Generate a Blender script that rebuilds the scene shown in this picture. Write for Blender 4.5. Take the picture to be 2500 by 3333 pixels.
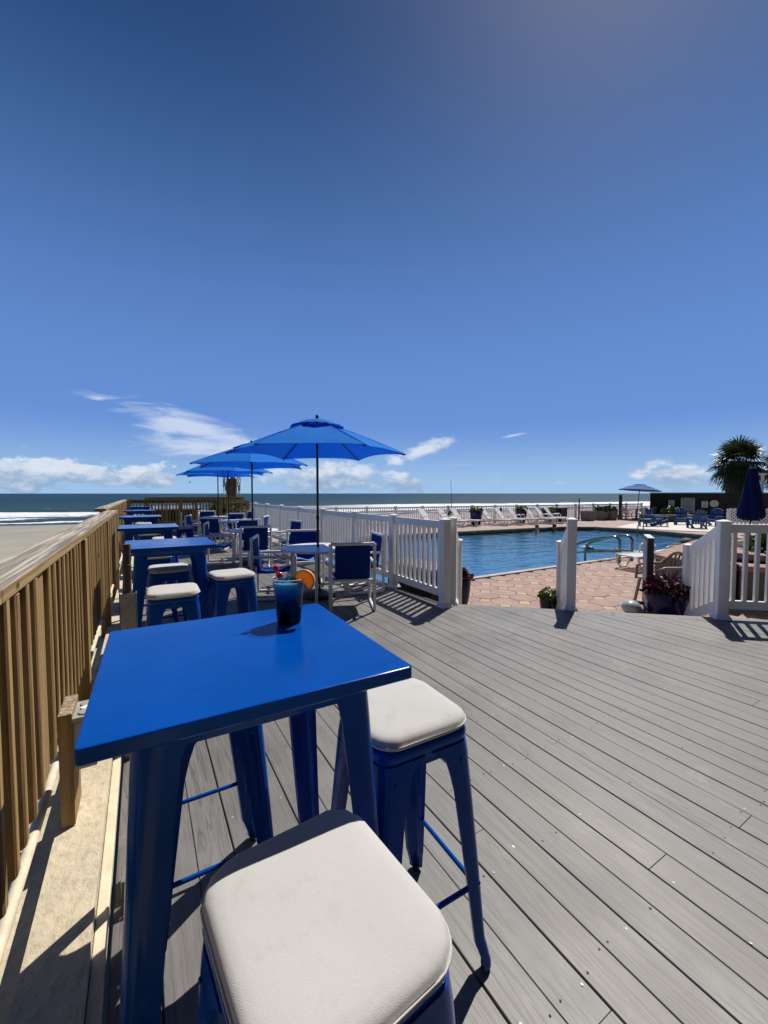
import bpy, bmesh, math, random
from mathutils import Vector, Matrix
random.seed(7)
R = math.radians
scene = bpy.context.scene
for o in list(bpy.data.objects): bpy.data.objects.remove(o)
col = scene.collection

# ------------------------------------------------------------------ camera
cam_d = bpy.data.cameras.new('camera'); cam = bpy.data.objects.new('camera', cam_d); col.objects.link(cam)
cam.location = (0, 0, 1.5)
cam.rotation_euler = (R(90 - 2.6045), 0, R(-30.646))
cam_d.sensor_fit = 'VERTICAL'; cam_d.sensor_height = 24.0; cam_d.lens = 24.0 * 1330.0 / 3333.0
cam_d.clip_start = 0.02; cam_d.clip_end = 60000
scene.camera = cam

# ------------------------------------------------------------------ light
SUN_AZ, SUN_EL = R(62.0), R(54.5)
sun_dir = Vector((math.sin(SUN_AZ) * math.cos(SUN_EL), math.cos(SUN_AZ) * math.cos(SUN_EL), math.sin(SUN_EL)))
sd = bpy.data.lights.new('sun', 'SUN'); sd.energy = 5.0; sd.angle = R(0.53); sd.color = (1.0, 0.95, 0.87)
so = bpy.data.objects.new('sun', sd); col.objects.link(so)
so.rotation_euler = sun_dir.to_track_quat('Z', 'Y').to_euler(); so.location = sun_dir * 40

vs = scene.view_settings
vs.view_transform = 'Standard'; vs.look = 'None'; vs.exposure = 0.05; vs.gamma = 1.0; vs.use_curve_mapping = False
scene.render.film_transparent = False
scene.cycles.max_bounces = 8; scene.cycles.transparent_max_bounces = 16
scene.cycles.use_denoising = True
scene.cycles.sample_clamp_indirect = 6.0

world = bpy.data.worlds.new('World'); scene.world = world; world.use_nodes = True
wt = world.node_tree; wt.nodes.clear()
def build_world():
    N, L = wt.nodes, wt.links
    def n(t, **k):
        x = N.new(t)
        for a, b in k.items(): setattr(x, a, b)
        return x
    def lk(a, b): L.new(a, b)
    def math_(op, a, b=None, c=None, clamp=False):
        m = n('ShaderNodeMath', operation=op); m.use_clamp = clamp
        for i, v in enumerate((a, b, c)):
            if v is None: continue
            if isinstance(v, (int, float)): m.inputs[i].default_value = v
            else: lk(v, m.inputs[i])
        return m.outputs[0]
    sky = n('ShaderNodeTexSky', sky_type='NISHITA')
    sky.sun_disc = False; sky.sun_elevation = SUN_EL; sky.sun_rotation = SUN_AZ
    sky.altitude = 0.0; sky.air_density = 1.0; sky.dust_density = 0.30; sky.ozone_density = 2.5
    tc = n('ShaderNodeTexCoord')
    sep = n('ShaderNodeSeparateXYZ'); lk(tc.outputs['Generated'], sep.inputs[0])
    az = math_('MULTIPLY', math_('ARCTAN2', sep.outputs[0], sep.outputs[1]), 57.29578)
    el = math_('MULTIPLY', math_('ARCSINE', sep.outputs[2]), 57.29578)
    def vec(sa, se, off=0.0):
        c = n('ShaderNodeCombineXYZ'); lk(math_('MULTIPLY', az, sa), c.inputs[0]); lk(math_('MULTIPLY', el, se), c.inputs[1]); c.inputs[2].default_value = off
        return c.outputs[0]
    def noise(v, scale, detail=6, rough=.58, dist=0.0):
        t = n('ShaderNodeTexNoise'); lk(v, t.inputs['Vector']); t.inputs['Scale'].default_value = scale
        t.inputs['Detail'].default_value = detail; t.inputs['Roughness'].default_value = rough; t.inputs['Distortion'].default_value = dist
        return t.outputs['Fac']
    def smooth(x, a, b):
        m = n('ShaderNodeMapRange', interpolation_type='SMOOTHSTEP'); lk(x, m.inputs[0])
        m.inputs[1].default_value = a; m.inputs[2].default_value = b
        return m.outputs[0]
    puff = noise(vec(.34, .62, 3.1), 1.0, 9, .60)
    puff_lit = noise(vec(.30, .55, 3.1 + .0), 1.0, 3, .5)
    wisp = noise(vec(.16, .75, 8.7), 1.0, 7, .55, .6)
    def ell(a0, e0, ra, re, tilt=0.0):
        ca, sa = math.cos(R(tilt)), math.sin(R(tilt))
        da = math_('SUBTRACT', az, a0); de = math_('SUBTRACT', el, e0)
        p = math_('MULTIPLY', math_('ADD', math_('MULTIPLY', da, ca), math_('MULTIPLY', de, sa)), 1.0 / ra)
        q = math_('MULTIPLY', math_('ADD', math_('MULTIPLY', da, -sa), math_('MULTIPLY', de, ca)), 1.0 / re)
        d2 = math_('ADD', math_('MULTIPLY', p, p), math_('MULTIPLY', q, q))
        return math_('SUBTRACT', 1.0, math_('SQRT', d2))          # 1 at the centre, 0 on the rim
    def blob(tex, args, lo, hi, gain=.55):
        return smooth(math_('ADD', math_('MULTIPLY', ell(*args), gain), math_('SUBTRACT', tex, .5)), lo, hi)
    def mx(*xs):
        r = xs[0]
        for x in xs[1:]: r = math_('MAXIMUM', r, x)
        return r
    cum = mx(blob(puff, (-9, 2.2, 12, 2.9), .17, .27), blob(puff, (-27, 2.0, 14, 2.8), .18, .28),
             blob(puff, (0.5, 2.1, 6, 2.4), .17, .28), blob(puff, (23, 2.0, 13, 3.0), .06, .40), blob(puff, (66, 2.1, 6.5, 2.6), .14, .40),
             blob(puff, (33.5, 1.2, 4.5, 2.4), .14, .32), blob(puff, (36, 6.0, 5.5, 1.3, 18), .06, .42), blob(puff, (32.4, 4.6, 2.0, 1.2), .12, .46))
    band = smooth(math_('ADD', math_('SUBTRACT', puff, .5), math_('MULTIPLY', math_('ABSOLUTE', math_('SUBTRACT', el, 1.4)), -.09)), .02, .22)
    band = math_('MULTIPLY', band, .55)
    cir = mx(blob(wisp, (5.5, 8.2, 10.0, 2.0, -14), .0, .46), blob(wisp, (7.0, 6.0, 9.5, 1.7, -4), .0, .44), blob(wisp, (12, 5.8, 8, 1.9, 6), .04, .5),
             blob(wisp, (-4, 10.6, 2.4, .8), .28, .7), blob(wisp, (48.4, 7.7, 3.2, .34, 9), .25, .6), blob(wisp, (42, 3.9, 7.5, .3, 2), .28, .75),
             blob(wisp, (3, 10.8, 5, .4, -8), .35, .9))
    haze = math_('MULTIPLY', smooth(el, 10.0, -1.0), .80)
    # grade: the sky as recorded by this camera, a little deeper and bluer overall
    hs = n('ShaderNodeHueSaturation'); hs.inputs['Saturation'].default_value = 1.36; hs.inputs['Value'].default_value = .84; hs.inputs['Hue'].default_value = .508; lk(sky.outputs[0], hs.inputs['Color'])
    def mixc(f, a, b):
        m = n('ShaderNodeMix', data_type='RGBA')
        if isinstance(f, float): m.inputs[0].default_value = f
        else: lk(f, m.inputs[0])
        for i, v in ((6, a), (7, b)):
            if isinstance(v, tuple): m.inputs[i].default_value = v
            else: lk(v, m.inputs[i])
        return m.outputs[2]
    shade = smooth(math_('ADD', math_('MULTIPLY', math_('SUBTRACT', puff, .5), 3.6), math_('MULTIPLY', math_('SUBTRACT', el, 1.9), .45)), -.5, .75)
    S = 1.0 / 0.052
    ccol = mixc(shade, (.30 * S, .42 * S, .60 * S, 1), (.80 * S, .84 * S, .90 * S, 1))
    c = mixc(math_('MULTIPLY', smooth(el, 52.0, 5.0), .88), hs.outputs[0], (.150 * S, .310 * S, .74 * S, 1))
    c = mixc(haze, c, (.40 * S, .62 * S, .85 * S, 1))
    c = mixc(math_('MULTIPLY', cir, .72), c, (.72 * S, .80 * S, .92 * S, 1))
    c = mixc(math_('MULTIPLY', band, 1.0), c, (.52 * S, .66 * S, .84 * S, 1))
    c = mixc(math_('MULTIPLY', cum, .78), c, ccol)
    bg = n('ShaderNodeBackground'); bg.inputs['Strength'].default_value = 0.050; lk(c, bg.inputs['Color'])
    out = n('ShaderNodeOutputWorld'); lk(bg.outputs[0], out.inputs[0])
build_world()
# ------------------------------------------------------------------ materials
def new_mat(name):
    m = bpy.data.materials.new(name); m.use_nodes = True
    return m, m.node_tree.nodes, m.node_tree.links, m.node_tree.nodes['Principled BSDF']
def rgba(c): return (c[0], c[1], c[2], 1.0)
def nmath(nt, op, a, b=None, clamp=False):
    m = nt.nodes.new('ShaderNodeMath'); m.operation = op; m.use_clamp = clamp
    for i, v in enumerate((a, b)):
        if v is None: continue
        if isinstance(v, (int, float)): m.inputs[i].default_value = v
        else: nt.links.new(v, m.inputs[i])
    return m.outputs[0]
def nmix(nt, f, a, b):
    m = nt.nodes.new('ShaderNodeMix'); m.data_type = 'RGBA'
    if isinstance(f, (int, float)): m.inputs[0].default_value = f
    else: nt.links.new(f, m.inputs[0])
    for i, v in ((6, a), (7, b)):
        if isinstance(v, tuple): m.inputs[i].default_value = rgba(v)
        else: nt.links.new(v, m.inputs[i])
    return m.outputs[2]
def nramp(nt, x, lo, hi, a=0.0, b=1.0):
    m = nt.nodes.new('ShaderNodeMapRange'); nt.links.new(x, m.inputs[0])
    for i, v in enumerate((lo, hi, a, b)): m.inputs[i + 1].default_value = v
    return m.outputs[0]
def nnoise(nt, vec, scale, detail=4, rough=.5, dist=0.0):
    t = nt.nodes.new('ShaderNodeTexNoise'); t.inputs['Scale'].default_value = scale; t.inputs['Detail'].default_value = detail
    t.inputs['Roughness'].default_value = rough; t.inputs['Distortion'].default_value = dist
    if vec is not None: nt.links.new(vec, t.inputs['Vector'])
    return t.outputs['Fac']
def nvec(nt, scale=(1, 1, 1), kind='Object', rand=False):
    tc = nt.nodes.new('ShaderNodeTexCoord'); mp = nt.nodes.new('ShaderNodeMapping'); mp.inputs['Scale'].default_value = scale
    nt.links.new(tc.outputs[kind], mp.inputs['Vector'])
    if rand:
        oi = nt.nodes.new('ShaderNodeObjectInfo'); c = nt.nodes.new('ShaderNodeCombineXYZ')
        for i, k in enumerate((37.0, 91.0, 53.0)): nt.links.new(nmath(nt, 'MULTIPLY', oi.outputs['Random'], k), c.inputs[i])
        nt.links.new(c.outputs[0], mp.inputs['Location'])
    return mp.outputs[0]
def nworld(nt, scale=(1, 1, 1)):
    g = nt.nodes.new('ShaderNodeNewGeometry'); mp = nt.nodes.new('ShaderNodeMapping'); mp.inputs['Scale'].default_value = scale
    nt.links.new(g.outputs['Position'], mp.inputs['Vector']); return mp.outputs[0]
def nbump(nt, h, strength, dist=.01):
    b = nt.nodes.new('ShaderNodeBump'); b.inputs['Strength'].default_value = strength; b.inputs['Distance'].default_value = dist
    nt.links.new(h, b.inputs['Height']); return b.outputs[0]
def nrand(nt): return nt.nodes.new('ShaderNodeObjectInfo').outputs['Random']

def plain(name, c, rough=.5, var=.12, scale=6.0, bump=0.0, bscale=60.0, metal=0.0, spec=.5, coat=0.0, rv=.1):
    m, N, L, p = new_mat(name); nt = m.node_tree
    f = nnoise(nt, nvec(nt, rand=True), scale, 5, .6)
    L.new(nmix(nt, nramp(nt, f, .3, .7), tuple(x * (1 - var) for x in c), tuple(min(1, x * (1 + var)) for x in c)), p.inputs['Base Color'])
    L.new(nramp(nt, f, .3, .7, max(.02, rough - rv), min(1, rough + rv)), p.inputs['Roughness'])
    p.inputs['Metallic'].default_value = metal; p.inputs['Specular IOR Level'].default_value = spec
    if coat: p.inputs['Coat Weight'].default_value = coat; p.inputs['Coat Roughness'].default_value = .08
    if bump: L.new(nbump(nt, nnoise(nt, nvec(nt), bscale, 4, .6), bump, .004), p.inputs['Normal'])
    return m

def mat_wood(name, dark, light, grey, greytop=0.0, axis=2):
    """softwood: grain rings stretched along one axis, knots, and weathered grey on faces that look up"""
    m, N, L, p = new_mat(name); nt = m.node_tree
    s = [9.0, 9.0, 9.0]; s[axis] = .8
    v = nvec(nt, tuple(s), rand=True)
    w = nt.nodes.new('ShaderNodeTexWave'); w.wave_type = 'RINGS'; w.rings_direction = 'XYZ'[axis]
    w.inputs['Scale'].default_value = 1.1; w.inputs['Distortion'].default_value = 7.0; w.inputs['Detail'].default_value = 3; w.inputs['Detail Scale'].default_value = .9
    L.new(v, w.inputs['Vector'])
    s2 = [260.0, 260.0, 260.0]; s2[axis] = 5.0
    fine = nnoise(nt, nvec(nt, tuple(s2), rand=True), 1.0, 4, .6)
    s4 = [58.0, 58.0, 58.0]; s4[axis] = 1.3
    streak = nnoise(nt, nvec(nt, tuple(s4), rand=True), 1.0, 4, .6)
    c = nmix(nt, nramp(nt, w.outputs['Fac'], .15, .85), dark, light)
    c = nmix(nt, nramp(nt, fine, .35, .7, 0, .45), c, tuple(x * .55 for x in dark))
    c = nmix(nt, nramp(nt, nrand(nt), 0, 1, 0, .40), c, tuple(x * .62 for x in light))
    # knots
    vo = nt.nodes.new('ShaderNodeTexVoronoi'); s3 = [7.0, 7.0, 7.0]; s3[axis] = 3.2
    L.new(nvec(nt, tuple(s3), rand=True), vo.inputs['Vector']); vo.inputs['Scale'].default_value = 1.0
    c = nmix(nt, nramp(nt, vo.outputs['Distance'], .10, .05), c, tuple(x * .30 for x in dark))
    if greytop > 0:
        g = nt.nodes.new('ShaderNodeNewGeometry'); sp = nt.nodes.new('ShaderNodeSeparateXYZ'); L.new(g.outputs['Normal'], sp.inputs[0])
        up = nramp(nt, sp.outputs[2], .5, .9, 0, greytop)
        gc = nmix(nt, nramp(nt, streak, .40, .56), tuple(x * .36 for x in grey), grey)
        gc = nmix(nt, nramp(nt, w.outputs['Fac'], .05, .30, .55, 0.0), gc, tuple(x * .35 for x in grey))
        c = nmix(nt, up, c, gc)
    L.new(c, p.inputs['Base Color']); p.inputs['Roughness'].default_value = .78; p.inputs['Specular IOR Level'].default_value = .25
    h = nmath(nt, 'ADD', nmath(nt, 'MULTIPLY', fine, .5), nmath(nt, 'MULTIPLY', streak, .8))
    L.new(nbump(nt, h, .55, .004), p.inputs['Normal'])
    return m

def mat_deck():
    m, N, L, p = new_mat('composite_decking'); nt = m.node_tree
    # long cathedral grain lines embossed in grey-brown composite boards
    v = nvec(nt, (10.0, .55, 1.0), 'Object', rand=True)
    big = nnoise(nt, v, 1.3, 3, .5, .7)
    lines = nmath(nt, 'FRACT', nmath(nt, 'MULTIPLY', big, 11.0))
    line = nramp(nt, nmath(nt, 'ABSOLUTE', nmath(nt, 'SUBTRACT', lines, .5)), .0, .22, 1.0, 0.0)
    fade = nramp(nt, nnoise(nt, nvec(nt, (6, .35, 1), 'Object', rand=True), 1.0, 3, .5), .42, .60)
    fine = nnoise(nt, nvec(nt, (230, 9, 1), 'Object', rand=True), 1.0, 4, .62)
    mott = nnoise(nt, nworld(nt), 1.6, 6, .6)
    streak = nnoise(nt, nvec(nt, (34, .5, 1), 'Object', rand=True), 1.0, 4, .55)
    c = nmix(nt, nramp(nt, streak, .25, .75), (.156, .149, .143), (.214, .207, .200))
    c = nmix(nt, nmath(nt, 'MULTIPLY', line, nmath(nt, 'MULTIPLY', fade, .72)), c, (.065, .060, .056))
    c = nmix(nt, nramp(nt, fine, .35, .65, .45, 0), c, (.07, .065, .06))
    c = nmix(nt, nramp(nt, nrand(nt), 0, 1, 0, .42), c, (.160, .145, .130))
    c = nmix(nt, nramp(nt, mott, .45, .72, 0, .34), c, (.28, .272, .262))
    sand = nnoise(nt, nworld(nt), 3.3, 8, .72)
    c = nmix(nt, nramp(nt, sand, .60, .74, 0, .40), c, (.34, .33, .315))
    spots = nt.nodes.new('ShaderNodeTexVoronoi'); L.new(nworld(nt, (3.1, 2.3, 1)), spots.inputs['Vector']); spots.inputs['Scale'].default_value = 1.0
    grit = nnoise(nt, nworld(nt), 420, 3, .6)
    c = nmix(nt, nramp(nt, grit, .40, .66, .16, 0.0), c, (.09, .085, .08))
    L.new(c, p.inputs['Base Color'])
    L.new(nramp(nt, mott, .3, .7, .42, .62), p.inputs['Roughness']); p.inputs['Specular IOR Level'].default_value = .42
    h = nmath(nt, 'ADD', nmath(nt, 'MULTIPLY', fine, .6), nmath(nt, 'MULTIPLY', line, -.5))
    L.new(nbump(nt, h, .35, .0015), p.inputs['Normal'])
    return m

def mat_blue_metal():
    m, N, L, p = new_mat('blue_powder_coat'); nt = m.node_tree
    a = nnoise(nt, nvec(nt, (1, 1, 1), rand=True), 5.0, 6, .65)
    scr = nnoise(nt, nvec(nt, (4, 60, 4), rand=True), 2.0, 5, .7)
    c = nmix(nt, nramp(nt, a, .35, .7), (.0002, .056, .30), (.0004, .064, .35))
    dust = nramp(nt, nnoise(nt, nvec(nt, (1, 1, 1), rand=True), 38.0, 8, .75), .58, .74, 0, .10)
    c = nmix(nt, dust, c, (.05, .20, .55))
    c = nmix(nt, nramp(nt, scr, .68, .76, 0, .14), c, (.05, .18, .50))
    L.new(c, p.inputs['Base Color'])
    L.new(nmath(nt, 'ADD', nramp(nt, a, .3, .7, .09, .24), nramp(nt, scr, .5, .75, 0, .2)), p.inputs['Roughness']); p.inputs['Specular IOR Level'].default_value = .15
    L.new(nbump(nt, nnoise(nt, nvec(nt), 55, 3, .5), .02, .002), p.inputs['Normal'])
    return m

def mat_fabric(name, c, weave=700, var=.08, sheen=.0, trans=0.0, wrinkle=0.0, stain=0.0):
    m, N, L, p = new_mat(name); nt = m.node_tree
    v = nvec(nt, rand=True)
    a = nnoise(nt, v, 5.0, 6, .6); b = nnoise(nt, nvec(nt), weave, 2, .5)
    cc = nmix(nt, nramp(nt, a, .3, .7), tuple(x * (1 - var) for x in c), tuple(x * (1 + var) for x in c))
    cc = nmix(nt, nramp(nt, b, .3, .7, .14, 0.0), cc, tuple(x * .6 for x in c))
    if stain:
        st = nnoise(nt, v, 9.0, 7, .7)
        cc = nmix(nt, nramp(nt, st, .56, .74, 0, stain), cc, tuple(x * y for x, y in zip(c, (.62, .60, .58))))
        st2 = nnoise(nt, nvec(nt, (1, 1, 1), rand=True), 4.0, 4, .6)
        cc = nmix(nt, nramp(nt, st2, .55, .75, 0, stain * .5), cc, tuple(x * y for x, y in zip(c, (.86, .80, .76))))
    L.new(cc, p.inputs['Base Color']); p.inputs['Roughness'].default_value = .88; p.inputs['Specular IOR Level'].default_value = .18
    if sheen: p.inputs['Sheen Weight'].default_value = sheen
    h = nmath(nt, 'MULTIPLY', b, .5)
    if wrinkle: h = nmath(nt, 'ADD', h, nmath(nt, 'MULTIPLY', nnoise(nt, v, 14, 4, .55), wrinkle))
    L.new(nbump(nt, h, .35, .003), p.inputs['Normal'])
    if trans:
        out = [x for x in N if x.type == 'OUTPUT_MATERIAL'][0]
        tr = N.new('ShaderNodeBsdfTranslucent'); L.new(cc, tr.inputs['Color'])
        mx = N.new('ShaderNodeMixShader'); mx.inputs[0].default_value = trans
        L.new(p.outputs[0], mx.inputs[1]); L.new(tr.outputs[0], mx.inputs[2]); L.new(mx.outputs[0], out.inputs['Surface'])
    return m

def mat_stucco(name, c, bump=.8, scale=38):
    m, N, L, p = new_mat(name); nt = m.node_tree
    a = nnoise(nt, nworld(nt), 3.0, 6, .65); b = nnoise(nt, nworld(nt, (1.0, .7, 1)), scale, 5, .62)
    cc = nmix(nt, nramp(nt, a, .3, .72), tuple(x * .78 for x in c), tuple(x * 1.08 for x in c))
    cc = nmix(nt, nramp(nt, b, .50, .68, 0, .5), cc, tuple(x * .55 for x in c))
    L.new(cc, p.inputs['Base Color']); p.inputs['Roughness'].default_value = .92; p.inputs['Specular IOR Level'].default_value = .2
    L.new(nbump(nt, b, bump, .012), p.inputs['Normal'])
    return m

def mat_paver(name, c, var=.22):
    m, N, L, p = new_mat(name); nt = m.node_tree
    a = nnoise(nt, nvec(nt, rand=True), 3.5, 6, .65); b = nnoise(nt, nworld(nt), 70, 5, .7)
    cc = nmix(nt, nramp(nt, a, .3, .7), tuple(x * (1 - var) for x in c), tuple(x * (1 + var) for x in c))
    cc = nmix(nt, nramp(nt, nrand(nt), 0, 1, 0, .34), cc, tuple(x * y for x, y in zip(c, (.70, .74, .80))))
    cc = nmix(nt, nramp(nt, b, .35, .65, .35, 0), cc, tuple(x * .55 for x in c))
    L.new(cc, p.inputs['Base Color']); p.inputs['Roughness'].default_value = .82; p.inputs['Specular IOR Level'].default_value = .3
    L.new(nbump(nt, b, .5, .004), p.inputs['Normal'])
    return m

def mat_terrace_far():
    m, N, L, p = new_mat('terrace_paving'); nt = m.node_tree
    a = nnoise(nt, nworld(nt), .5, 6, .6)
    v = nt.nodes.new('ShaderNodeTexVoronoi'); v.distance = 'CHEBYCHEV'; v.inputs['Scale'].default_value = 2.17; v.inputs['Randomness'].default_value = .25; L.new(nworld(nt), v.inputs['Vector'])
    cc = nmix(nt, nramp(nt, a, .3, .7), (.33, .235, .205), (.42, .30, .265))
    cc = nmix(nt, nramp(nt, v.outputs['Distance'], .40, .5, 0, .5), cc, (.22, .15, .13))
    cc = nmix(nt, nramp(nt, v.outputs['Distance'], .14, .11, 0, .5), cc, (.50, .40, .25))
    L.new(cc, p.inputs['Base Color']); p.inputs['Roughness'].default_value = .85
    return m

def mat_sand():
    m, N, L, p = new_mat('beach_sand'); nt = m.node_tree
    a = nnoise(nt, nworld(nt, (.15, .15, 1)), 1.0, 7, .6); b = nnoise(nt, nworld(nt), 9, 5, .6)
    cc = nmix(nt, nramp(nt, a, .3, .7), (.25, .235, .18), (.33, .31, .25))
    cc = nmix(nt, nramp(nt, b, .45, .7, 0, .25), cc, (.24, .22, .17))
    g = nt.nodes.new('ShaderNodeNewGeometry'); sp = nt.nodes.new('ShaderNodeSeparateXYZ'); L.new(g.outputs['Position'], sp.inputs[0])
    wet = nramp(nt, sp.outputs[2], -3.86, -4.0)          # wet near the water line, where the beach is lowest
    cc = nmix(nt, wet, cc, (.13, .125, .11)); L.new(cc, p.inputs['Base Color'])
    L.new(nramp(nt, wet, 0, 1, .9, .25), p.inputs['Roughness'])
    L.new(nbump(nt, b, .4, .03), p.inputs['Normal'])
    return m

# shoreline in plan: a straight line; s = distance out to sea
SH0 = Vector((-20.0, 96.0)); SH1 = Vector((165.0, 74.0))
SHD = (SH1 - SH0).normalized(); SHN = Vector((-SHD.y, SHD.x))
if SHN.y < 0: SHN = -SHN
def mat_sea():
    m, N, L, p = new_mat('sea_water'); nt = m.node_tree
    g = nt.nodes.new('ShaderNodeNewGeometry'); sp = nt.nodes.new('ShaderNodeSeparateXYZ'); L.new(g.outputs['Position'], sp.inputs[0])
    x, y = sp.outputs[0], sp.outputs[1]
    s = nmath(nt, 'ADD', nmath(nt, 'MULTIPLY', nmath(nt, 'SUBTRACT', x, SH0.x), SHN.x), nmath(nt, 'MULTIPLY', nmath(nt, 'SUBTRACT', y, SH0.y), SHN.y))
    t = nmath(nt, 'ADD', nmath(nt, 'MULTIPLY', x, SHD.x), nmath(nt, 'MULTIPLY', y, SHD.y))
    def vst(ss, ts, z=0.0):
        c = nt.nodes.new('ShaderNodeCombineXYZ'); L.new(nmath(nt, 'MULTIPLY', s, ss), c.inputs[0]); L.new(nmath(nt, 'MULTIPLY', t, ts), c.inputs[1]); c.inputs[2].default_value = z; return c.outputs[0]
    swell = nnoise(nt, vst(.10, .015), 1.0, 5, .55)
    chop = nnoise(nt, vst(.9, .35, 4.0), 1.0, 5, .6)
    deep = nmix(nt, nramp(nt, s, 10, 260), (.028, .070, .066), (.004, .032, .048))
    c = nmix(nt, nramp(nt, swell, .4, .62, .0, .55), deep, (.014, .045, .054))
    L.new(c, p.inputs['Base Color'])
    # foam: broken breakers in the surf and swash at the edge, a few whitecaps further out
    wob = nmath(nt, 'MULTIPLY', nmath(nt, 'SUBTRACT', nnoise(nt, vst(.0, .035, 1.0), 1.0, 3, .5), .5), 16.0)
    s2 = nmath(nt, 'ADD', s, wob)
    brk = nnoise(nt, vst(.35, .10, 7.0), 1.0, 6, .62)
    brk2 = nnoise(nt, vst(1.4, .8, 9.0), 1.0, 5, .65)
    def band(c0, half, gain, bias):
        d = nmath(nt, 'SUBTRACT', 1.0, nmath(nt, 'MULTIPLY', nmath(nt, 'ABSOLUTE', nmath(nt, 'SUBTRACT', s2, c0)), 1.0 / half))
        q = nmath(nt, 'ADD', nmath(nt, 'MULTIPLY', d, gain), nmath(nt, 'ADD', nmath(nt, 'MULTIPLY', nmath(nt, 'SUBTRACT', brk, .5), 1.7), nmath(nt, 'MULTIPLY', nmath(nt, 'SUBTRACT', brk2, .5), .9)))
        return nramp(nt, q, bias, bias + .22)
    f = band(38, 20, 1.0, .22)
    wide = nmath(nt, 'MULTIPLY', band(58, 34, 1.1, .16), nramp(nt, t, 20, 80))
    f = nmath(nt, 'MAXIMUM', f, wide)
    for a in ((3, 3.2, .8, .25), (14, 5.0, .7, .40), (78, 12, .55, .62), (130, 40, .3, .66)):
        f = nmath(nt, 'MAXIMUM', f, band(*a))
    L.new(nmix(nt, f, c, (.82, .84, .85)), p.inputs['Base Color'])
    L.new(nramp(nt, f, 0, 1, .38, .9), p.inputs['Roughness'])
    p.inputs['IOR'].default_value = 1.33; p.inputs['Specular IOR Level'].default_value = .12
    h = nmath(nt, 'ADD', nmath(nt, 'MULTIPLY', swell, 3.0), nmath(nt, 'ADD', chop, nmath(nt, 'MULTIPLY', f, .5)))
    L.new(nbump(nt, h, 1.0, 1.1), p.inputs['Normal'])
    return m

def mat_pool_water():
    m, N, L, p = new_mat('pool_water'); nt = m.node_tree; N.remove(p)
    out = [x for x in N if x.type == 'OUTPUT_MATERIAL'][0]
    a = nnoise(nt, nworld(nt, (1.0, 1.9, 1)), 1.25, 4, .5, .4); b = nnoise(nt, nworld(nt, (1, 1.7, 1)), 5.5, 4, .55, .4)
    nb = nbump(nt, nmath(nt, 'ADD', nmath(nt, 'MULTIPLY', a, 1.0), nmath(nt, 'MULTIPLY', b, .22)), .55, .11)
    gl = N.new('ShaderNodeBsdfGlossy'); gl.inputs['Roughness'].default_value = .02; gl.inputs['Color'].default_value = (.74, .97, .90, 1); L.new(nb, gl.inputs['Normal'])
    tr = N.new('ShaderNodeBsdfTransparent'); tr.inputs['Color'].default_value = (.34, .80, .82, 1)
    fr = N.new('ShaderNodeFresnel'); fr.inputs['IOR'].default_value = 1.33; L.new(nb, fr.inputs['Normal'])
    mx = N.new('ShaderNodeMixShader'); L.new(fr.outputs[0], mx.inputs[0]); L.new(tr.outputs[0], mx.inputs[1]); L.new(gl.outputs[0], mx.inputs[2])
    L.new(mx.outputs[0], out.inputs['Surface'])
    return m

def mat_clear(name, tint, ior=1.45, rough=.03):
    m, N, L, p = new_mat(name); nt = m.node_tree; N.remove(p)
    out = [x for x in N if x.type == 'OUTPUT_MATERIAL'][0]
    gl = N.new('ShaderNodeBsdfGlossy'); gl.inputs['Roughness'].default_value = rough
    tr = N.new('ShaderNodeBsdfTransparent'); tr.inputs['Color'].default_value = rgba(tint)
    fr = N.new('ShaderNodeFresnel'); fr.inputs['IOR'].default_value = ior
    mx = N.new('ShaderNodeMixShader'); L.new(fr.outputs[0], mx.inputs[0]); L.new(tr.outputs[0], mx.inputs[1]); L.new(gl.outputs[0], mx.inputs[2])
    L.new(mx.outputs[0], out.inputs['Surface'])
    return m

def mat_drink():
    m, N, L, p = new_mat('layered_blue_drink'); nt = m.node_tree
    tc = N.new('ShaderNodeTexCoord'); sp = N.new('ShaderNodeSeparateXYZ'); L.new(tc.outputs['Object'], sp.inputs[0])
    wob = nmath(nt, 'MULTIPLY', nmath(nt, 'SUBTRACT', nnoise(nt, nvec(nt), 45, 4, .6), .5), .022)
    z = nmath(nt, 'ADD', sp.outputs[2], wob)
    cr = N.new('ShaderNodeValToRGB'); L.new(nramp(nt, z, 0, .15), cr.inputs[0])
    e = cr.color_ramp.elements
    e[0].position = .0; e[0].color = (.001, .001, .006, 1); e[1].position = 1.0; e[1].color = (.25, .66, .80, 1)
    for pos, c in ((.30, (.001, .002, .018)), (.48, (.002, .012, .12)), (.62, (.008, .10, .45)), (.80, (.08, .40, .66))):
        q = e.new(pos); q.color = rgba(c)
    L.new(cr.outputs[0], p.inputs['Base Color']); p.inputs['Roughness'].default_value = .12; p.inputs['Specular IOR Level'].default_value = .4
    out = [x for x in N if x.type == 'OUTPUT_MATERIAL'][0]
    tr = N.new('ShaderNodeBsdfTranslucent'); L.new(cr.outputs[0], tr.inputs['Color']); mx = N.new('ShaderNodeMixShader'); mx.inputs[0].default_value = .5
    L.new(p.outputs[0], mx.inputs[1]); L.new(tr.outputs[0], mx.inputs[2]); L.new(mx.outputs[0], out.inputs['Surface'])
    return m

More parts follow.
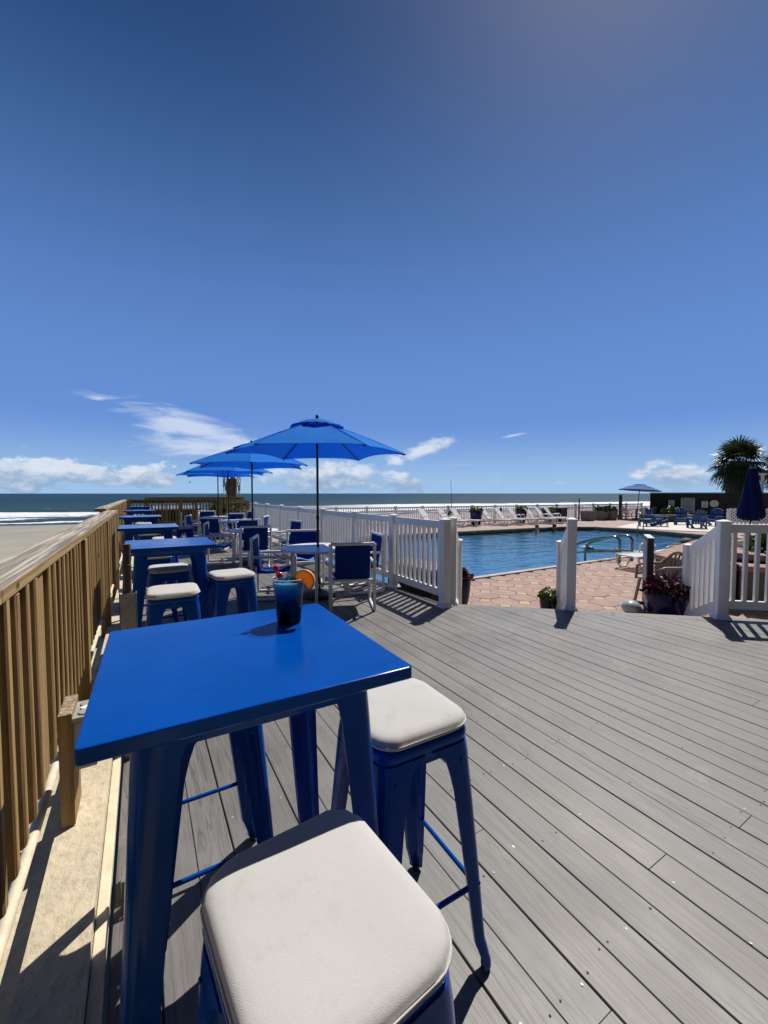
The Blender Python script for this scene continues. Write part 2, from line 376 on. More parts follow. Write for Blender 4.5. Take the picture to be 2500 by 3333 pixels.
def mat_leaf(name, c1, c2, rough=.5, trans=.25):
    m, N, L, p = new_mat(name); nt = m.node_tree
    a = nnoise(nt, nvec(nt), 14, 3, .6)
    cc = nmix(nt, nramp(nt, a, .35, .65), c1, c2); L.new(cc, p.inputs['Base Color']); p.inputs['Roughness'].default_value = rough; p.inputs['Specular IOR Level'].default_value = .35
    out = [x for x in N if x.type == 'OUTPUT_MATERIAL'][0]
    tr = N.new('ShaderNodeBsdfTranslucent'); L.new(cc, tr.inputs['Color'])
    mx = N.new('ShaderNodeMixShader'); mx.inputs[0].default_value = trans
    L.new(p.outputs[0], mx.inputs[1]); L.new(tr.outputs[0], mx.inputs[2]); L.new(mx.outputs[0], out.inputs['Surface'])
    return m

def mat_orange():
    m, N, L, p = new_mat('orange_flesh'); nt = m.node_tree
    tc = N.new('ShaderNodeTexCoord'); sp = N.new('ShaderNodeSeparateXYZ'); L.new(tc.outputs['Object'], sp.inputs[0])
    r = nmath(nt, 'SQRT', nmath(nt, 'ADD', nmath(nt, 'MULTIPLY', sp.outputs[0], sp.outputs[0]), nmath(nt, 'MULTIPLY', sp.outputs[2], sp.outputs[2])))
    ang = nmath(nt, 'MULTIPLY', nmath(nt, 'ARCTAN2', sp.outputs[0], sp.outputs[2]), 10 / 6.28318)
    seg = nmath(nt, 'ABSOLUTE', nmath(nt, 'SUBTRACT', nmath(nt, 'FRACT', nmath(nt, 'ADD', ang, .3)), .5))
    fib = nnoise(nt, nvec(nt, (160, 40, 160)), 1.0, 4, .6)
    c = nmix(nt, nramp(nt, fib, .3, .7), (.92, .36, .012), (.95, .46, .03))
    c = nmix(nt, nramp(nt, seg, .47, .49), c, (.90, .55, .18))
    c = nmix(nt, nramp(nt, r, .0295, .0305), c, (.85, .62, .25))
    L.new(c, p.inputs['Base Color']); p.inputs['Roughness'].default_value = .3
    out = [x for x in N if x.type == 'OUTPUT_MATERIAL'][0]
    tr = N.new('ShaderNodeBsdfTranslucent'); L.new(c, tr.inputs['Color']); mx = N.new('ShaderNodeMixShader'); mx.inputs[0].default_value = .6
    L.new(p.outputs[0], mx.inputs[1]); L.new(tr.outputs[0], mx.inputs[2]); L.new(mx.outputs[0], out.inputs['Surface'])
    return m

M = {}
M['deck'] = mat_deck()
M['blue'] = mat_blue_metal()
M['cushion'] = mat_fabric('cushion_canvas', (.525, .515, .50), 700, .04, .1, 0, 1.3, .34)
M['sling'] = mat_fabric('blue_sling_mesh', (.004, .035, .22), 500, .10, 0, .10)
M['canopy'] = mat_fabric('umbrella_canvas', (.018, .29, .88), 400, .06, 0, .46, 1.6)
M['canopy_navy'] = mat_fabric('navy_canvas', (.003, .009, .07), 400, .1, 0, .05, .4)
M['rail_wood'] = mat_wood('pine_rail', (.25, .150, .055), (.46, .32, .145), (.50, .44, .365), 1.0, 1)
M['bal_wood'] = mat_wood('pine_baluster', (.25, .145, .052), (.46, .305, .135), (.42, .36, .30), .7, 2)
M['end_wood'] = mat_wood('pine_cross_rail', (.15, .095, .035), (.27, .18, .075), (.33, .29, .25), .8, 0)
M['vinyl'] = plain('white_vinyl', (.80, .79, .775), .35, .04, 3, 0)
M['pvc'] = plain('white_pvc_tube', (.74, .735, .72), .32, .06, 8, 0)
M['resin'] = plain('white_resin', (.78, .775, .76), .35, .05, 5, 0)
M['stucco'] = mat_stucco('cream_stucco', (.63, .54, .39), .9, 34)
M['cream'] = plain('cream_paint', (.66, .58, .42), .55, .12, 14, .3, 60)
M['dark_metal'] = plain('dark_bronze_metal', (.022, .020, .018), .4, .2, 12, 0, metal=.3)
M['rust_pipe'] = plain('rusty_pipe', (.055, .034, .022), .62, .35, 25, .5, 80)
M['galv'] = plain('galvanised_steel', (.30, .30, .295), .45, .2, 30, .2, 90, metal=.55)
M['steel'] = plain('polished_steel', (.22, .22, .21), .22, .05, 10, 0, metal=1.0)
M['black'] = plain('black_plastic', (.012, .012, .013), .45, .2, 10)
M['grey_plastic'] = plain('grey_plastic', (.33, .335, .33), .5, .08, 10)
M['rubber'] = plain('black_rubber', (.010, .010, .010), .7, .1, 20)
M['paver'] = mat_paver('pink_paver', (.40, .27, .232))
M['paver_y'] = mat_paver('buff_paver', (.50, .40, .26), .14)
M['paver_bed'] = plain('paver_joint_sand', (.13, .095, .08), .95, .2, 40, .4)
M['terrace'] = mat_terrace_far()
M['coping'] = mat_paver('pool_coping', (.50, .47, .43), .12)
M['tile_dark'] = plain('waterline_tile', (.10, .095, .07), .3, .3, 4)
M['pool_floor'] = plain('pool_plaster', (.26, .72, .72), .6, .08, 1)
M['pool'] = mat_pool_water()
M['sand'] = mat_sand(); M['sea'] = mat_sea()
M['shell'] = plain('white_shell_gravel', (.66, .62, .55), .95, .25, 14, .8, 40)
M['pot'] = plain('cobalt_glaze', (.003, .005, .055), .2, .2, 6, 0, spec=.25)
M['pot_dark'] = plain('black_glaze', (.004, .005, .014), .25, .2, 6, 0, spec=.3)
M['soil'] = plain('potting_soil', (.035, .025, .018), .95, .4, 60, .8, 70)
M['leaf'] = mat_leaf('green_leaves', (.045, .10, .015), (.14, .20, .035))
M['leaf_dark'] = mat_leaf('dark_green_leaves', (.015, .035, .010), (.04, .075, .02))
M['leaf_purple'] = mat_leaf('purple_leaves', (.045, .010, .020), (.10, .03, .04))
M['palm'] = mat_leaf('palm_fronds', (.025, .048, .018), (.055, .085, .03), .4, .2)
M['palm_dead'] = mat_leaf('dead_palm_fronds', (.10, .075, .05), (.19, .15, .10), .8, .15)
M['bark'] = plain('palm_bark', (.10, .08, .06), .9, .4, 12, .8, 30)
M['wall'] = mat_stucco('dark_grey_wall', (.040, .040, .037), .4, 20)
M['planter_wall'] = mat_stucco('taupe_wall', (.13, .12, .105), .4, 20)
M['cap'] = mat_paver('capstone', (.36, .235, .19))
M['sign'] = plain('sign_panel', (.40, .45, .42), .5, .05, 8)
M['sign_white'] = plain('white_sign_panel', (.62, .62, .60), .5, .05, 8)
M['ink'] = plain('black_ink', (.02, .02, .02), .6, .1, 8)
M['red_ink'] = plain('red_ink', (.45, .05, .04), .6, .1, 8)
M['adir'] = plain('blue_poly_lumber', (.005, .055, .19), .5, .12, 9)
M['tan_plastic'] = plain('tan_resin', (.27, .20, .145), .45, .08, 6)
M['stone_grey'] = plain('grey_glazed_stone', (.36, .40, .42), .3, .18, 24, .15, 70, coat=.3)
M['skin'] = plain('skin', (.42, .24, .16), .5, .08, 12)
M['skin2'] = plain('tanned_skin', (.20, .095, .06), .5, .08, 12)
M['hair'] = plain('dark_hair', (.012, .009, .008), .5, .2, 40)
M['cap_green'] = plain('green_cap_cloth', (.08, .12, .05), .8, .1, 20)
M['white_cloth'] = plain('white_cloth', (.7, .7, .68), .8, .05, 20)
M['cup'] = mat_clear('clear_plastic', (.90, .93, .95), 1.3, .06)
M['ice'] = mat_clear('ice', (.62, .80, .88), 1.5, .02)
M['drink'] = mat_drink()
M['cherry'] = plain('cherry_skin', (.50, .004, .012), .08, .2, 30, 0, coat=.6)
M['orange'] = mat_orange()
M['peel'] = plain('orange_peel', (.72, .30, .02), .35, .12, 60, .4, 220)
M['pith'] = plain('orange_pith', (.80, .58, .24), .6, .06, 60)
M['pick'] = plain('bamboo_pick', (.55, .42, .22), .5, .1, 40)
M['screw'] = plain('screw_head', (.55, .54, .51), .45, .2, 30)
M['screw_dark'] = plain('dark_screw_hole', (.02, .018, .016), .8, .2, 30)
M['buoy_white'] = plain('white_float', (.72, .72, .70), .4, .05, 10); M['buoy_dark'] = plain('dark_blue_float', (.01, .02, .06), .4, .1, 10)
M['rope'] = plain('rope', (.30, .28, .22), .9, .2, 80, .4, 90)
M['ring'] = plain('dark_life_ring', (.10, .035, .02), .6, .2, 10)
M['stripe'] = plain('blue_canvas_stripe', (.02, .24, .70), .8, .06, 9); M['stripe_dark'] = plain('navy_canvas_stripe', (.008, .05, .26), .8, .06, 9)
M['concrete'] = mat_stucco('grey_concrete', (.24, .225, .20), .4, 24)
M['towel'] = mat_fabric('blue_towel', (.05, .25, .62), 300, .08, .2)
M['rock'] = plain('dark_rock', (.05, .045, .04), .8, .4, 5, .9, 9)
M['blocker'] = mat_stucco('blocker_render', (.055, .052, .048), .3, 8)  # facade colour of the unseen block added against landward skylight
M['blocker_glass'] = plain('blocker_window_glass', (.02, .025, .03), .1, .2, 2)
# ------------------------------------------------------------------ mesh helpers
class MB:
    def __init__(s): s.v = []; s.f = []
    def add(s, vs, fs):
        b = len(s.v); s.v += [tuple(p) for p in vs]; s.f += [tuple(b + i for i in f) for f in fs]; return s
    def box(s, c, d, rz=0.0, rx=0.0, ry=0.0):
        m = Matrix.Translation(c) @ Matrix.Rotation(rz, 4, 'Z') @ Matrix.Rotation(ry, 4, 'Y') @ Matrix.Rotation(rx, 4, 'X')
        x, y, z = d[0] / 2, d[1] / 2, d[2] / 2
        vs = [m @ Vector(p) for p in ((-x, -y, -z), (x, -y, -z), (x, y, -z), (-x, y, -z), (-x, -y, z), (x, -y, z), (x, y, z), (-x, y, z))]
        return s.add(vs, ((0, 3, 2, 1), (4, 5, 6, 7), (0, 1, 5, 4), (1, 2, 6, 5), (2, 3, 7, 6), (3, 0, 4, 7)))
    def beam(s, a, b, w, h, up=(0, 0, 1)):
        """box of width w (sideways) and height h (along up) from a to b"""
        a, b = Vector(a), Vector(b); d = (b - a).normalized(); u = Vector(up); u = (u - d * u.dot(d)).normalized(); q = d.cross(u)
        vs = [p + q * (w / 2) * i + u * (h / 2) * j for p in (a, b) for i, j in ((-1, -1), (1, -1), (1, 1), (-1, 1))]
        return s.add(vs, ((0, 1, 2, 3), (7, 6, 5, 4), (0, 4, 5, 1), (1, 5, 6, 2), (2, 6, 7, 3), (3, 7, 4, 0)))
    def loops(s, loops, cap0=True, cap1=True, closed=True):
        n = len(loops[0]); b = len(s.v)
        for l in loops: s.v += [tuple(p) for p in l]
        for i in range(len(loops) - 1):
            for j in range(n if closed else n - 1):
                k = (j + 1) % n; s.f.append((b + i * n + j, b + i * n + k, b + (i + 1) * n + k, b + (i + 1) * n + j))
        if cap0: s.f.append(tuple(b + j for j in reversed(range(n))))
        if cap1: s.f.append(tuple(b + (len(loops) - 1) * n + j for j in range(n)))
        return s
    def lathe(s, prof, n=24, c=(0, 0, 0), cap0=True, cap1=True):
        return s.loops([[(c[0] + r * math.cos(2 * math.pi * j / n), c[1] + r * math.sin(2 * math.pi * j / n), c[2] + z) for j in range(n)] for r, z in prof], cap0, cap1)
    def tube(s, pts, r, n=8, cap=True):
        pts = [Vector(p) for p in pts]; rs = r if isinstance(r, (list, tuple)) else [r] * len(pts); L = []
        t0 = (pts[1] - pts[0]).normalized(); u = t0.orthogonal().normalized()
        for i, p in enumerate(pts):
            t = (pts[min(i + 1, len(pts) - 1)] - pts[max(i - 1, 0)]).normalized()
            u = (u - t * u.dot(t)).normalized(); w = t.cross(u)
            L.append([p + (u * math.cos(2 * math.pi * j / n) + w * math.sin(2 * math.pi * j / n)) * rs[i] for j in range(n)])
        return s.loops(L, cap, cap)
    def ball(s, c, r, n=12, m=8, sq=(1, 1, 1)):
        L = []
        for i in range(m + 1):
            a = -math.pi / 2 + math.pi * i / m; rr = max(math.cos(a), .03)
            L.append([(c[0] + r * sq[0] * rr * math.cos(2 * math.pi * j / n), c[1] + r * sq[1] * rr * math.sin(2 * math.pi * j / n), c[2] + r * sq[2] * math.sin(a)) for j in range(n)])
        return s.loops(L)
    def prism(s, poly, z0, z1):
        return s.loops([[(x, y, z0) for x, y in poly], [(x, y, z1) for x, y in poly]])
    def quad(s, a, b, c, d): return s.add((a, b, c, d), ((0, 1, 2, 3),))
    def mesh(s, name, mat, bevel=0.0, seg=2, smooth=None, recalc=True):
        me = bpy.data.meshes.new(name); me.from_pydata(s.v, [], s.f)
        if recalc or bevel:
            bm = bmesh.new(); bm.from_mesh(me)
            if recalc: bmesh.ops.recalc_face_normals(bm, faces=bm.faces)
            if bevel:
                es = [e for e in bm.edges if len(e.link_faces) == 2 and e.calc_face_angle(0) > R(40)]
                bmesh.ops.bevel(bm, geom=es, offset=bevel, segments=seg, profile=.6, affect='EDGES', clamp_overlap=True)
            bm.to_mesh(me); bm.free()
        if smooth is not None:
            me.shade_smooth(); me.set_sharp_from_angle(angle=R(smooth))
        me.materials.append(M[mat] if isinstance(mat, str) else mat)
        return me
    def build(s, name, mat, parent=None, loc=(0, 0, 0), rot=(0, 0, 0), **k):
        return link(name, s.mesh(name, mat, **k), parent, loc, rot)
def link(name, me, parent=None, loc=(0, 0, 0), rot=(0, 0, 0), scale=None):
    o = bpy.data.objects.new(name, me); col.objects.link(o); o.parent = parent; o.location = loc; o.rotation_euler = rot
    if scale: o.scale = scale
    return o
def tag(o, label, cat, group=None, kind=None):
    if label: o['label'] = label
    if cat: o['category'] = cat
    if group: o['group'] = group
    if kind: o['kind'] = kind
    return o
def thing(name, label, cat, loc=(0, 0, 0), rz=0.0, group=None):
    o = bpy.data.objects.new(name, None); col.objects.link(o); o.location = loc; o.rotation_euler = (0, 0, rz); o.empty_display_size = .1
    return tag(o, label, cat, group)
def struct(o): o['kind'] = 'structure'; return o
_kids = {}
def copy_tree(src, loc=None, rz=None, parent=None, label=None, group=None, rot=None):
    c = src.copy(); col.objects.link(c); c.parent = parent
    if loc is not None: c.location = loc
    if rz is not None: c.rotation_euler = (0, 0, rz)
    if rot is not None: c.rotation_euler = rot
    if label: c['label'] = label
    if group: c['group'] = group
    for ch in src.children: copy_tree(ch, parent=c)
    return c
def place(proto, used, loc, rz, label, group=None, rot=None):
    """the first placement moves the prototype itself, the next ones copy it"""
    if not used:
        used.append(1); proto.location = loc; proto.rotation_euler = rot or (0, 0, rz); proto['label'] = label
        if group: proto['group'] = group
        return proto
    return copy_tree(proto, loc, rz, None, label, group, rot)
def rsq(half, r, n=5, z=0.0, half2=None, wob=None):
    hy = half if half2 is None else half2; pts = []
    for q, (sx, sy) in enumerate(((1, 1), (-1, 1), (-1, -1), (1, -1))):
        for i in range(n + 1):
            a = math.pi / 2 * (q + i / n); pts.append((sx * (half - r) + r * math.cos(a), sy * (hy - r) + r * math.sin(a), z))
    return pts
def arc(c, r, a0, a1, n, plane='yz', x=0.0):
    out = []
    for i in range(n + 1):
        a = R(a0 + (a1 - a0) * i / n); out.append((x, c[0] + r * math.cos(a), c[1] + r * math.sin(a)))
    return out
def pol(az, r): return (math.sin(R(az)) * r, math.cos(R(az)) * r)

# ================================================================== SETTING
PZ = -0.36                                     # pool terrace level
# --- beach, sea
g = MB(); nx, ny = 24, 24
for j in range(ny + 1):
    for i in range(nx + 1):
        x = -400 + 900 * i / nx; y = -120 + 330 * j / ny
        sd_ = (Vector((x, y)) - SH0).dot(SHN)
        g.v.append((x, y, -3.2 if sd_ < -60 else (-3.2 - .75 * (sd_ + 60) / 60 if sd_ < 0 else -3.95 - .05 * sd_)))
for j in range(ny):
    for i in range(nx): a = j * (nx + 1) + i; g.f.append((a, a + 1, a + nx + 2, a + nx + 1))
struct(g.build('beach', 'sand', smooth=60))
g = MB()
# fine rows near the surf so that the breakers are real ridges, coarse rows out to the horizon
svals = [-14 + i * 1.6 for i in range(64)] + [92 + i * 12 for i in range(14)] + [280, 420, 700, 1200, 2500, 6000, 16000, 40000]
tvals = [-1500, -700] + [-340 + i * 6 for i in range(150)] + [760, 1500, 4000]
def ridge(s_, t_):
    w = 7 * math.sin(t_ * .021 + 1) + 5 * math.sin(t_ * .057); h = 0
    for c0, a, wd in ((40, .75, 5.0), (20, .35, 4), (78, .5, 8), (130, .35, 9)):
        h += a * math.exp(-((s_ + w - c0) / wd) ** 2) * (.55 + .45 * math.sin(t_ * .043 + c0))
    return h if s_ < 300 else 0
for a in svals:
    for b in tvals:
        k = 1 if a < 6000 else 14
        P = SH0 + SHN * a + SHD * (b * k); g.v.append((P.x, P.y, -4.0 + ridge(a, b)))
nt_ = len(tvals)
for i in range(len(svals) - 1):
    for j in range(nt_ - 1): a = i * nt_ + j; g.f.append((a, a + 1, a + nt_ + 1, a + nt_))
struct(g.build('sea', 'sea', smooth=60))

# --- pool terrace: strips round the pool
PX0, PX1, PY0, PY1 = 4.2, 21.0, 6.58, 14.35
g = MB()
far_edge = [(PX0, 15.0), (10.0, 14.95), (14.0, 14.7), (17.0, 14.45), (19.6, 14.1), (21.0, 13.2), (21.5, 11.6), (21.3, 9.6), (21.0, 8.0), (20.6, PY0)]
pool_poly = [(PX0, PY0), (20.6, PY0)] + list(reversed(far_edge[:-1]))
terr = MB()
terr.add([(3.62, 15.0, PZ), (PX0, 15.0, PZ), (PX0, -6, PZ), (3.62, -6, PZ)], ((0, 1, 2, 3),))
for a, b in zip(far_edge[:4], far_edge[1:5]):
    terr.add([(a[0], a[1], PZ), (b[0], b[1], PZ), (b[0], 30, PZ), (a[0], 30, PZ)], ((0, 1, 2, 3),))
terr.add([(3.62, 15.0, PZ), (PX0, 15.0, PZ), (PX0, 30, PZ), (3.62, 30, PZ)], ((0, 1, 2, 3),))
terr.add([(far_edge[4][0], far_edge[4][1], PZ), (60, far_edge[4][1], PZ), (60, 30, PZ), (far_edge[4][0], 30, PZ)], ((0, 1, 2, 3),))
for a, b in zip(far_edge[4:-1], far_edge[5:]):
    terr.add([(a[0], a[1], PZ), (60, a[1], PZ), (60, b[1], PZ), (b[0], b[1], PZ)], ((0, 1, 2, 3),))
terr.add([(PX0, PY0, PZ - .045), (60, PY0, PZ - .045), (60, -6, PZ - .045), (PX0, -6, PZ - .045)], ((0, 1, 2, 3),))
terr.add([(20.6, PY0, PZ), (60, PY0, PZ), (60, PY0, PZ - .045), (20.6, PY0, PZ - .045)], ((0, 1, 2, 3),))
# seaward retaining face down to the beach
terr.add([(3.62, 30, PZ), (60, 30, PZ), (60, 30, -4), (3.62, 30, -4)], ((0, 1, 2, 3),))
struct(terr.build('pool_terrace', 'terrace', recalc=False))
# joint bed under the pavers
bed = MB(); bed.add([(PX0, PY0 - .02, PZ - .03), (20.6, PY0 - .02, PZ - .03), (20.6, -3, PZ - .03), (PX0, -3, PZ - .03)], ((0, 1, 2, 3),))
terrace_near = bed.build('paved_walk', 'paver_bed', recalc=False); struct(terrace_near)
# octagon and square pavers: the near ones singly, the rest joined
SP, HD = .462, .128
def octa(k=.004):
    h = SP / 2 - k; e = HD * .98
    p = [(-h + e, -h), (h - e, -h), (h, -h + e), (h, h - e), (h - e, h), (-h + e, h), (-h, h - e), (-h, -h + e)]
    return MB().loops([[(x, y, -.03) for x, y in p], [(x, y, -.004) for x, y in p], [(x * .985, y * .985, 0) for x, y in p]], cap0=False)
def dia(k=.006):
    h = HD - k; p = [(h, 0), (0, h), (-h, 0), (0, -h)]
    return MB().loops([[(x, y, -.03) for x, y in p], [(x, y, -.004) for x, y in p], [(x * .96, y * .96, 0) for x, y in p]], cap0=False)
oc_me = octa().mesh('paver', 'paver'); di_me = dia().mesh('paver', 'paver_y')
def deck_edge_y(x): return 4.27 - .8855 * (x - 3.57)           # diagonal front edge of the deck
rest_o, rest_d = MB(), MB(); no = nd = 0
cells = []
for i in range(0, 36):
    for j in range(0, 21):
        cx = 4.2 + SP / 2 + i * SP; cy = PY0 - .02 - SP / 2 - j * SP
        if cy < deck_edge_y(cx) + .25 or cy < -2.5: continue
        cells.append((cx * .51 + cy * .86, cx, cy))
cells.sort()
for k, (d_, cx, cy) in enumerate(cells):
    dz = random.uniform(-.003, .003); tilt = (random.uniform(-.006, .006), random.uniform(-.006, .006), 0)
    infr = abs((cx * .86 - cy * .51) / d_) < .97
    if infr and no < 290: link('paver', oc_me, terrace_near, (cx, cy, PZ + dz), tilt); no += 1
    else: rest_o.add([(x + cx, y + cy, z + PZ + dz) for x, y, z in octa().v], octa().f)
    if cy + SP / 2 < PY0 - .1:
        if infr and nd < 290: link('paver', di_me, terrace_near, (cx - SP / 2, cy + SP / 2, PZ + dz), tilt); nd += 1
        else: rest_d.add([(x + cx - SP / 2, y + cy + SP / 2, z + PZ + dz) for x, y, z in dia().v], dia().f)
o = rest_o.build('far_pavers', 'paver', terrace_near, recalc=False); o['kind'] = 'stuff'
o = rest_d.build('far_square_pavers', 'paver_y', terrace_near, recalc=False); o['kind'] = 'stuff'

# --- pool basin, coping and water
def inset(poly, d):
    c = Vector((sum(p[0] for p in poly) / len(poly), sum(p[1] for p in poly) / len(poly)))
    return [(p[0] + (c.x - p[0]) / max(1e-6, (Vector(p) - c).length) * d, p[1] + (c.y - p[1]) / max(1e-6, (Vector(p) - c).length) * d) for p in poly]
basin = MB(); n_ = len(pool_poly)
basin.loops([[(x, y, PZ - .36) for x, y in pool_poly], [(x, y, PZ - 1.7) for x, y in pool_poly]], cap0=False, cap1=True)
pool_o = struct(basin.build('pool', 'pool_floor', recalc=False))
tl = MB(); tl.loops([[(x, y, PZ - .002) for x, y in pool_poly], [(x, y, PZ - .36) for x, y in pool_poly]], cap0=False, cap1=False)
tl.build('waterline_tiles', 'tile_dark', pool_o, recalc=False)
wat = MB(); wat.add([(x, y, PZ - .10) for x, y in pool_poly], (tuple(range(n_)),))
wat.build('pool_surface', 'pool', pool_o)
cp = MB()
for i in range(int((20.6 - PX0) / .61) + 1):                         # near coping stones
    x0 = PX0 + i * .61; x1 = min(x0 + .605, 20.6)
    if x1 - x0 < .05: continue
    cm = MB().box(((x0 + x1) / 2, PY0 + .03, PZ + .004), (x1 - x0, .15, .05)).build('coping_stone', 'coping', pool_o, bevel=.008)
for a, b in zip(far_edge[:-1], far_edge[1:]):                        # dark rolled rim along the far side
    A, B = Vector((*a, PZ + .02)), Vector((*b, PZ + .02))
    MB().beam(A, B, .22, .08).build('coping_edge', 'tile_dark', pool_o, bevel=.01)

# --- the timber-look deck: single boards
deck = struct(thing('deck', None, None)); deck['label'] = 'grey composite board deck'
sub = MB()
sub.prism([(-.10, -3), (9.8, -3), (9.8, deck_edge_y(9.8) - .06), (3.57, 4.20), (3.57, 15.9), (2.9, 16.6), (-.10, 16.6)], -.36, -.030)
sub.build('deck_frame', M['black'], deck)
PITCH = .142; W0 = .1365
bx = -.1215; k = 0; n_boards = 0
screws, dots = MB(), MB()
def board_top(x): 
    return 16.55 if x < 3.5 else deck_edge_y(x) - .16
while bx < 9.7:
    w = W0 + random.uniform(-.001, .001); xa, xb = bx, bx + w
    yA, yB = board_top(xa), board_top(xb)
    if xa < 3.5 < xb: yA = yB = board_top(3.501)
    # staggered joints
    cuts = [-3.0]; y = -3.0 + random.uniform(1.0, 4.4)
    top = max(yA, yB)
    while y < top - .5: cuts.append(y); y += 4.88 if random.random() < .6 else 3.66
    cuts.append(None)
    for a, b in zip(cuts[:-1], cuts[1:]):
        ya0 = yb0 = a + .0015
        ya1, yb1 = (yA, yB) if b is None else (b - .0015, b - .0015)
        if max(ya1, yb1) - ya0 < .05: continue
        ch = .0022; yc = (ya0 + max(ya1, yb1)) / 2; xc = (xa + xb) / 2
        prof = [(0, -.025), (w, -.025), (w, -ch), (w - ch, 0), (ch, 0), (0, -ch)]
        def yend(px, lo): return (ya0 if lo else ya1 + (yb1 - ya1) * px / w)
        l0 = [(xa + px - xc, yend(px, True) - yc, z) for px, z in prof]; l1 = [(xa + px - xc, yend(px, False) - yc, z) for px, z in prof]
        dz = random.uniform(-.0009, .0009)
        link('plank', MB().loops([l0, l1]).mesh('plank', 'deck'), deck, (xc, yc, dz)); n_boards += 1
    # screws in pairs along the joists
    yy = -.2 + .11
    while yy < min(yA, yB, 8.0) - .1:
        if random.random() < .55:
            for px in (.022, w - .022):
                if random.random() < .70:
                    t = screws if random.random() < .55 else dots
                    rr = random.uniform(.0028, .0044) if t is screws else random.uniform(.0028, .004)
                    cx, cy = xa + px + random.uniform(-.006, .006), yy + random.uniform(-.02, .02)
                    t.add([(cx + rr * math.cos(i * math.pi / 3), cy + rr * 1.2 * math.sin(i * math.pi / 3), .0018) for i in range(6)], (tuple(range(6)),))
        yy += .406
    k += 1; bx += w + (.0065 if k % 2 else .0024)
for t, nm, mt in ((screws, 'deck_screws', 'screw'), (dots, 'screw_holes', 'screw_dark')):
    o = t.build(nm, mt, deck, recalc=False); o['kind'] = 'stuff'
sp_ = MB(); rnd = random.Random(9)
for cx, cy in [(rnd.uniform(-.10, .02), rnd.uniform(.7, 2.6)) for i in range(16)] + [(rnd.uniform(.4, 2.6), rnd.uniform(.2, 2.6)) for i in range(14)]:
    rr = rnd.uniform(.004, .013) if cx < .1 else rnd.uniform(.002, .006); sp_.add([(cx + rr * rnd.uniform(.4, 1.2) * math.cos(i * .7), cy + rr * rnd.uniform(.5, 1.7) * math.sin(i * .7), .0022) for i in range(9)], (tuple(range(9)),))
o = sp_.build('splashes', 'vinyl', deck, recalc=False); o['kind'] = 'stuff'
# picture-frame border boards along the diagonal edge and the gate steps below it
dd = Vector((1, -.8855, 0)).normalized(); dn = Vector((dd.y * -1, dd.x, 0)); dn = dn if dn.y > 0 else -dn
A0 = Vector((3.57, 4.27, 0))
for i in range(4):
    a = A0 + dd * (.02 + i * 2.0) - dn * .07; b = A0 + dd * (2.012 + i * 2.0) - dn * .07
    MB().beam(a + Vector((0, 0, -.011)), b + Vector((0, 0, -.011)), .135, .026).build('border_plank', 'deck', deck, bevel=.003)
MB().beam(A0 + dd * 0 + Vector((0, 0, -.20)), A0 + dd * 8 + Vector((0, 0, -.20)), .02, .33).build('fascia_board', 'deck', deck)
step = struct(thing('steps', None, None)); step['label'] = 'low deck steps'
for i in range(2):
    c = A0 + dd * 1.62 + dn * (.16 + .0) ; 
for i, zt in enumerate((-.18,)):
    MB().beam(A0 + dn * .17 + dd * .05 + Vector((0, 0, zt - .09)), A0 + dn * .17 + dd * 3.2 + Vector((0, 0, zt - .09)), .30, .18).build('tread', 'deck', step, bevel=.004)

# --- stucco ledge under the timber railing
led = MB(); led.box((-.255, 7.6, -.12), (.17, 21.5, .43)); led.box((-.505, 7.6, -.30), (.33, 21.5, .56))
ledge = led.build('ledge', 'stucco'); tag(ledge, 'low cream stucco ledge running below the wooden railing', 'ledge')
MB().box((-.150, 7.6, .022), (.036, 21.5, .05)).build('flashing_strip', 'cream', ledge, bevel=.004)

# --- the hotel added out of view behind the camera to cut landward skylight
ht = thing('added_sky_blocker', 'tall dark grey hotel added unseen behind the viewer to shut out landward sky', 'sky_blocker', (6, -5.2, 0))
MB().box((6, -6, 13), (64, 12, 34)).build('wall', 'blocker', ht)
wm = MB().box((0, 0, 0), (2.6, .08, 1.7)).mesh('window', 'blocker_glass'); bm_ = MB().box((0, 0, 0), (3.6, 1.3, .16)).mesh('balcony', 'blocker')
for i in range(9):
    for j in range(6):
        link('window', wm, ht, (-20 + i * 6.2, .03, 2.2 + j * 3.4)); 
        if j: link('balcony', bm_, ht, (-20 + i * 6.2, .66, 1.0 + j * 3.4))
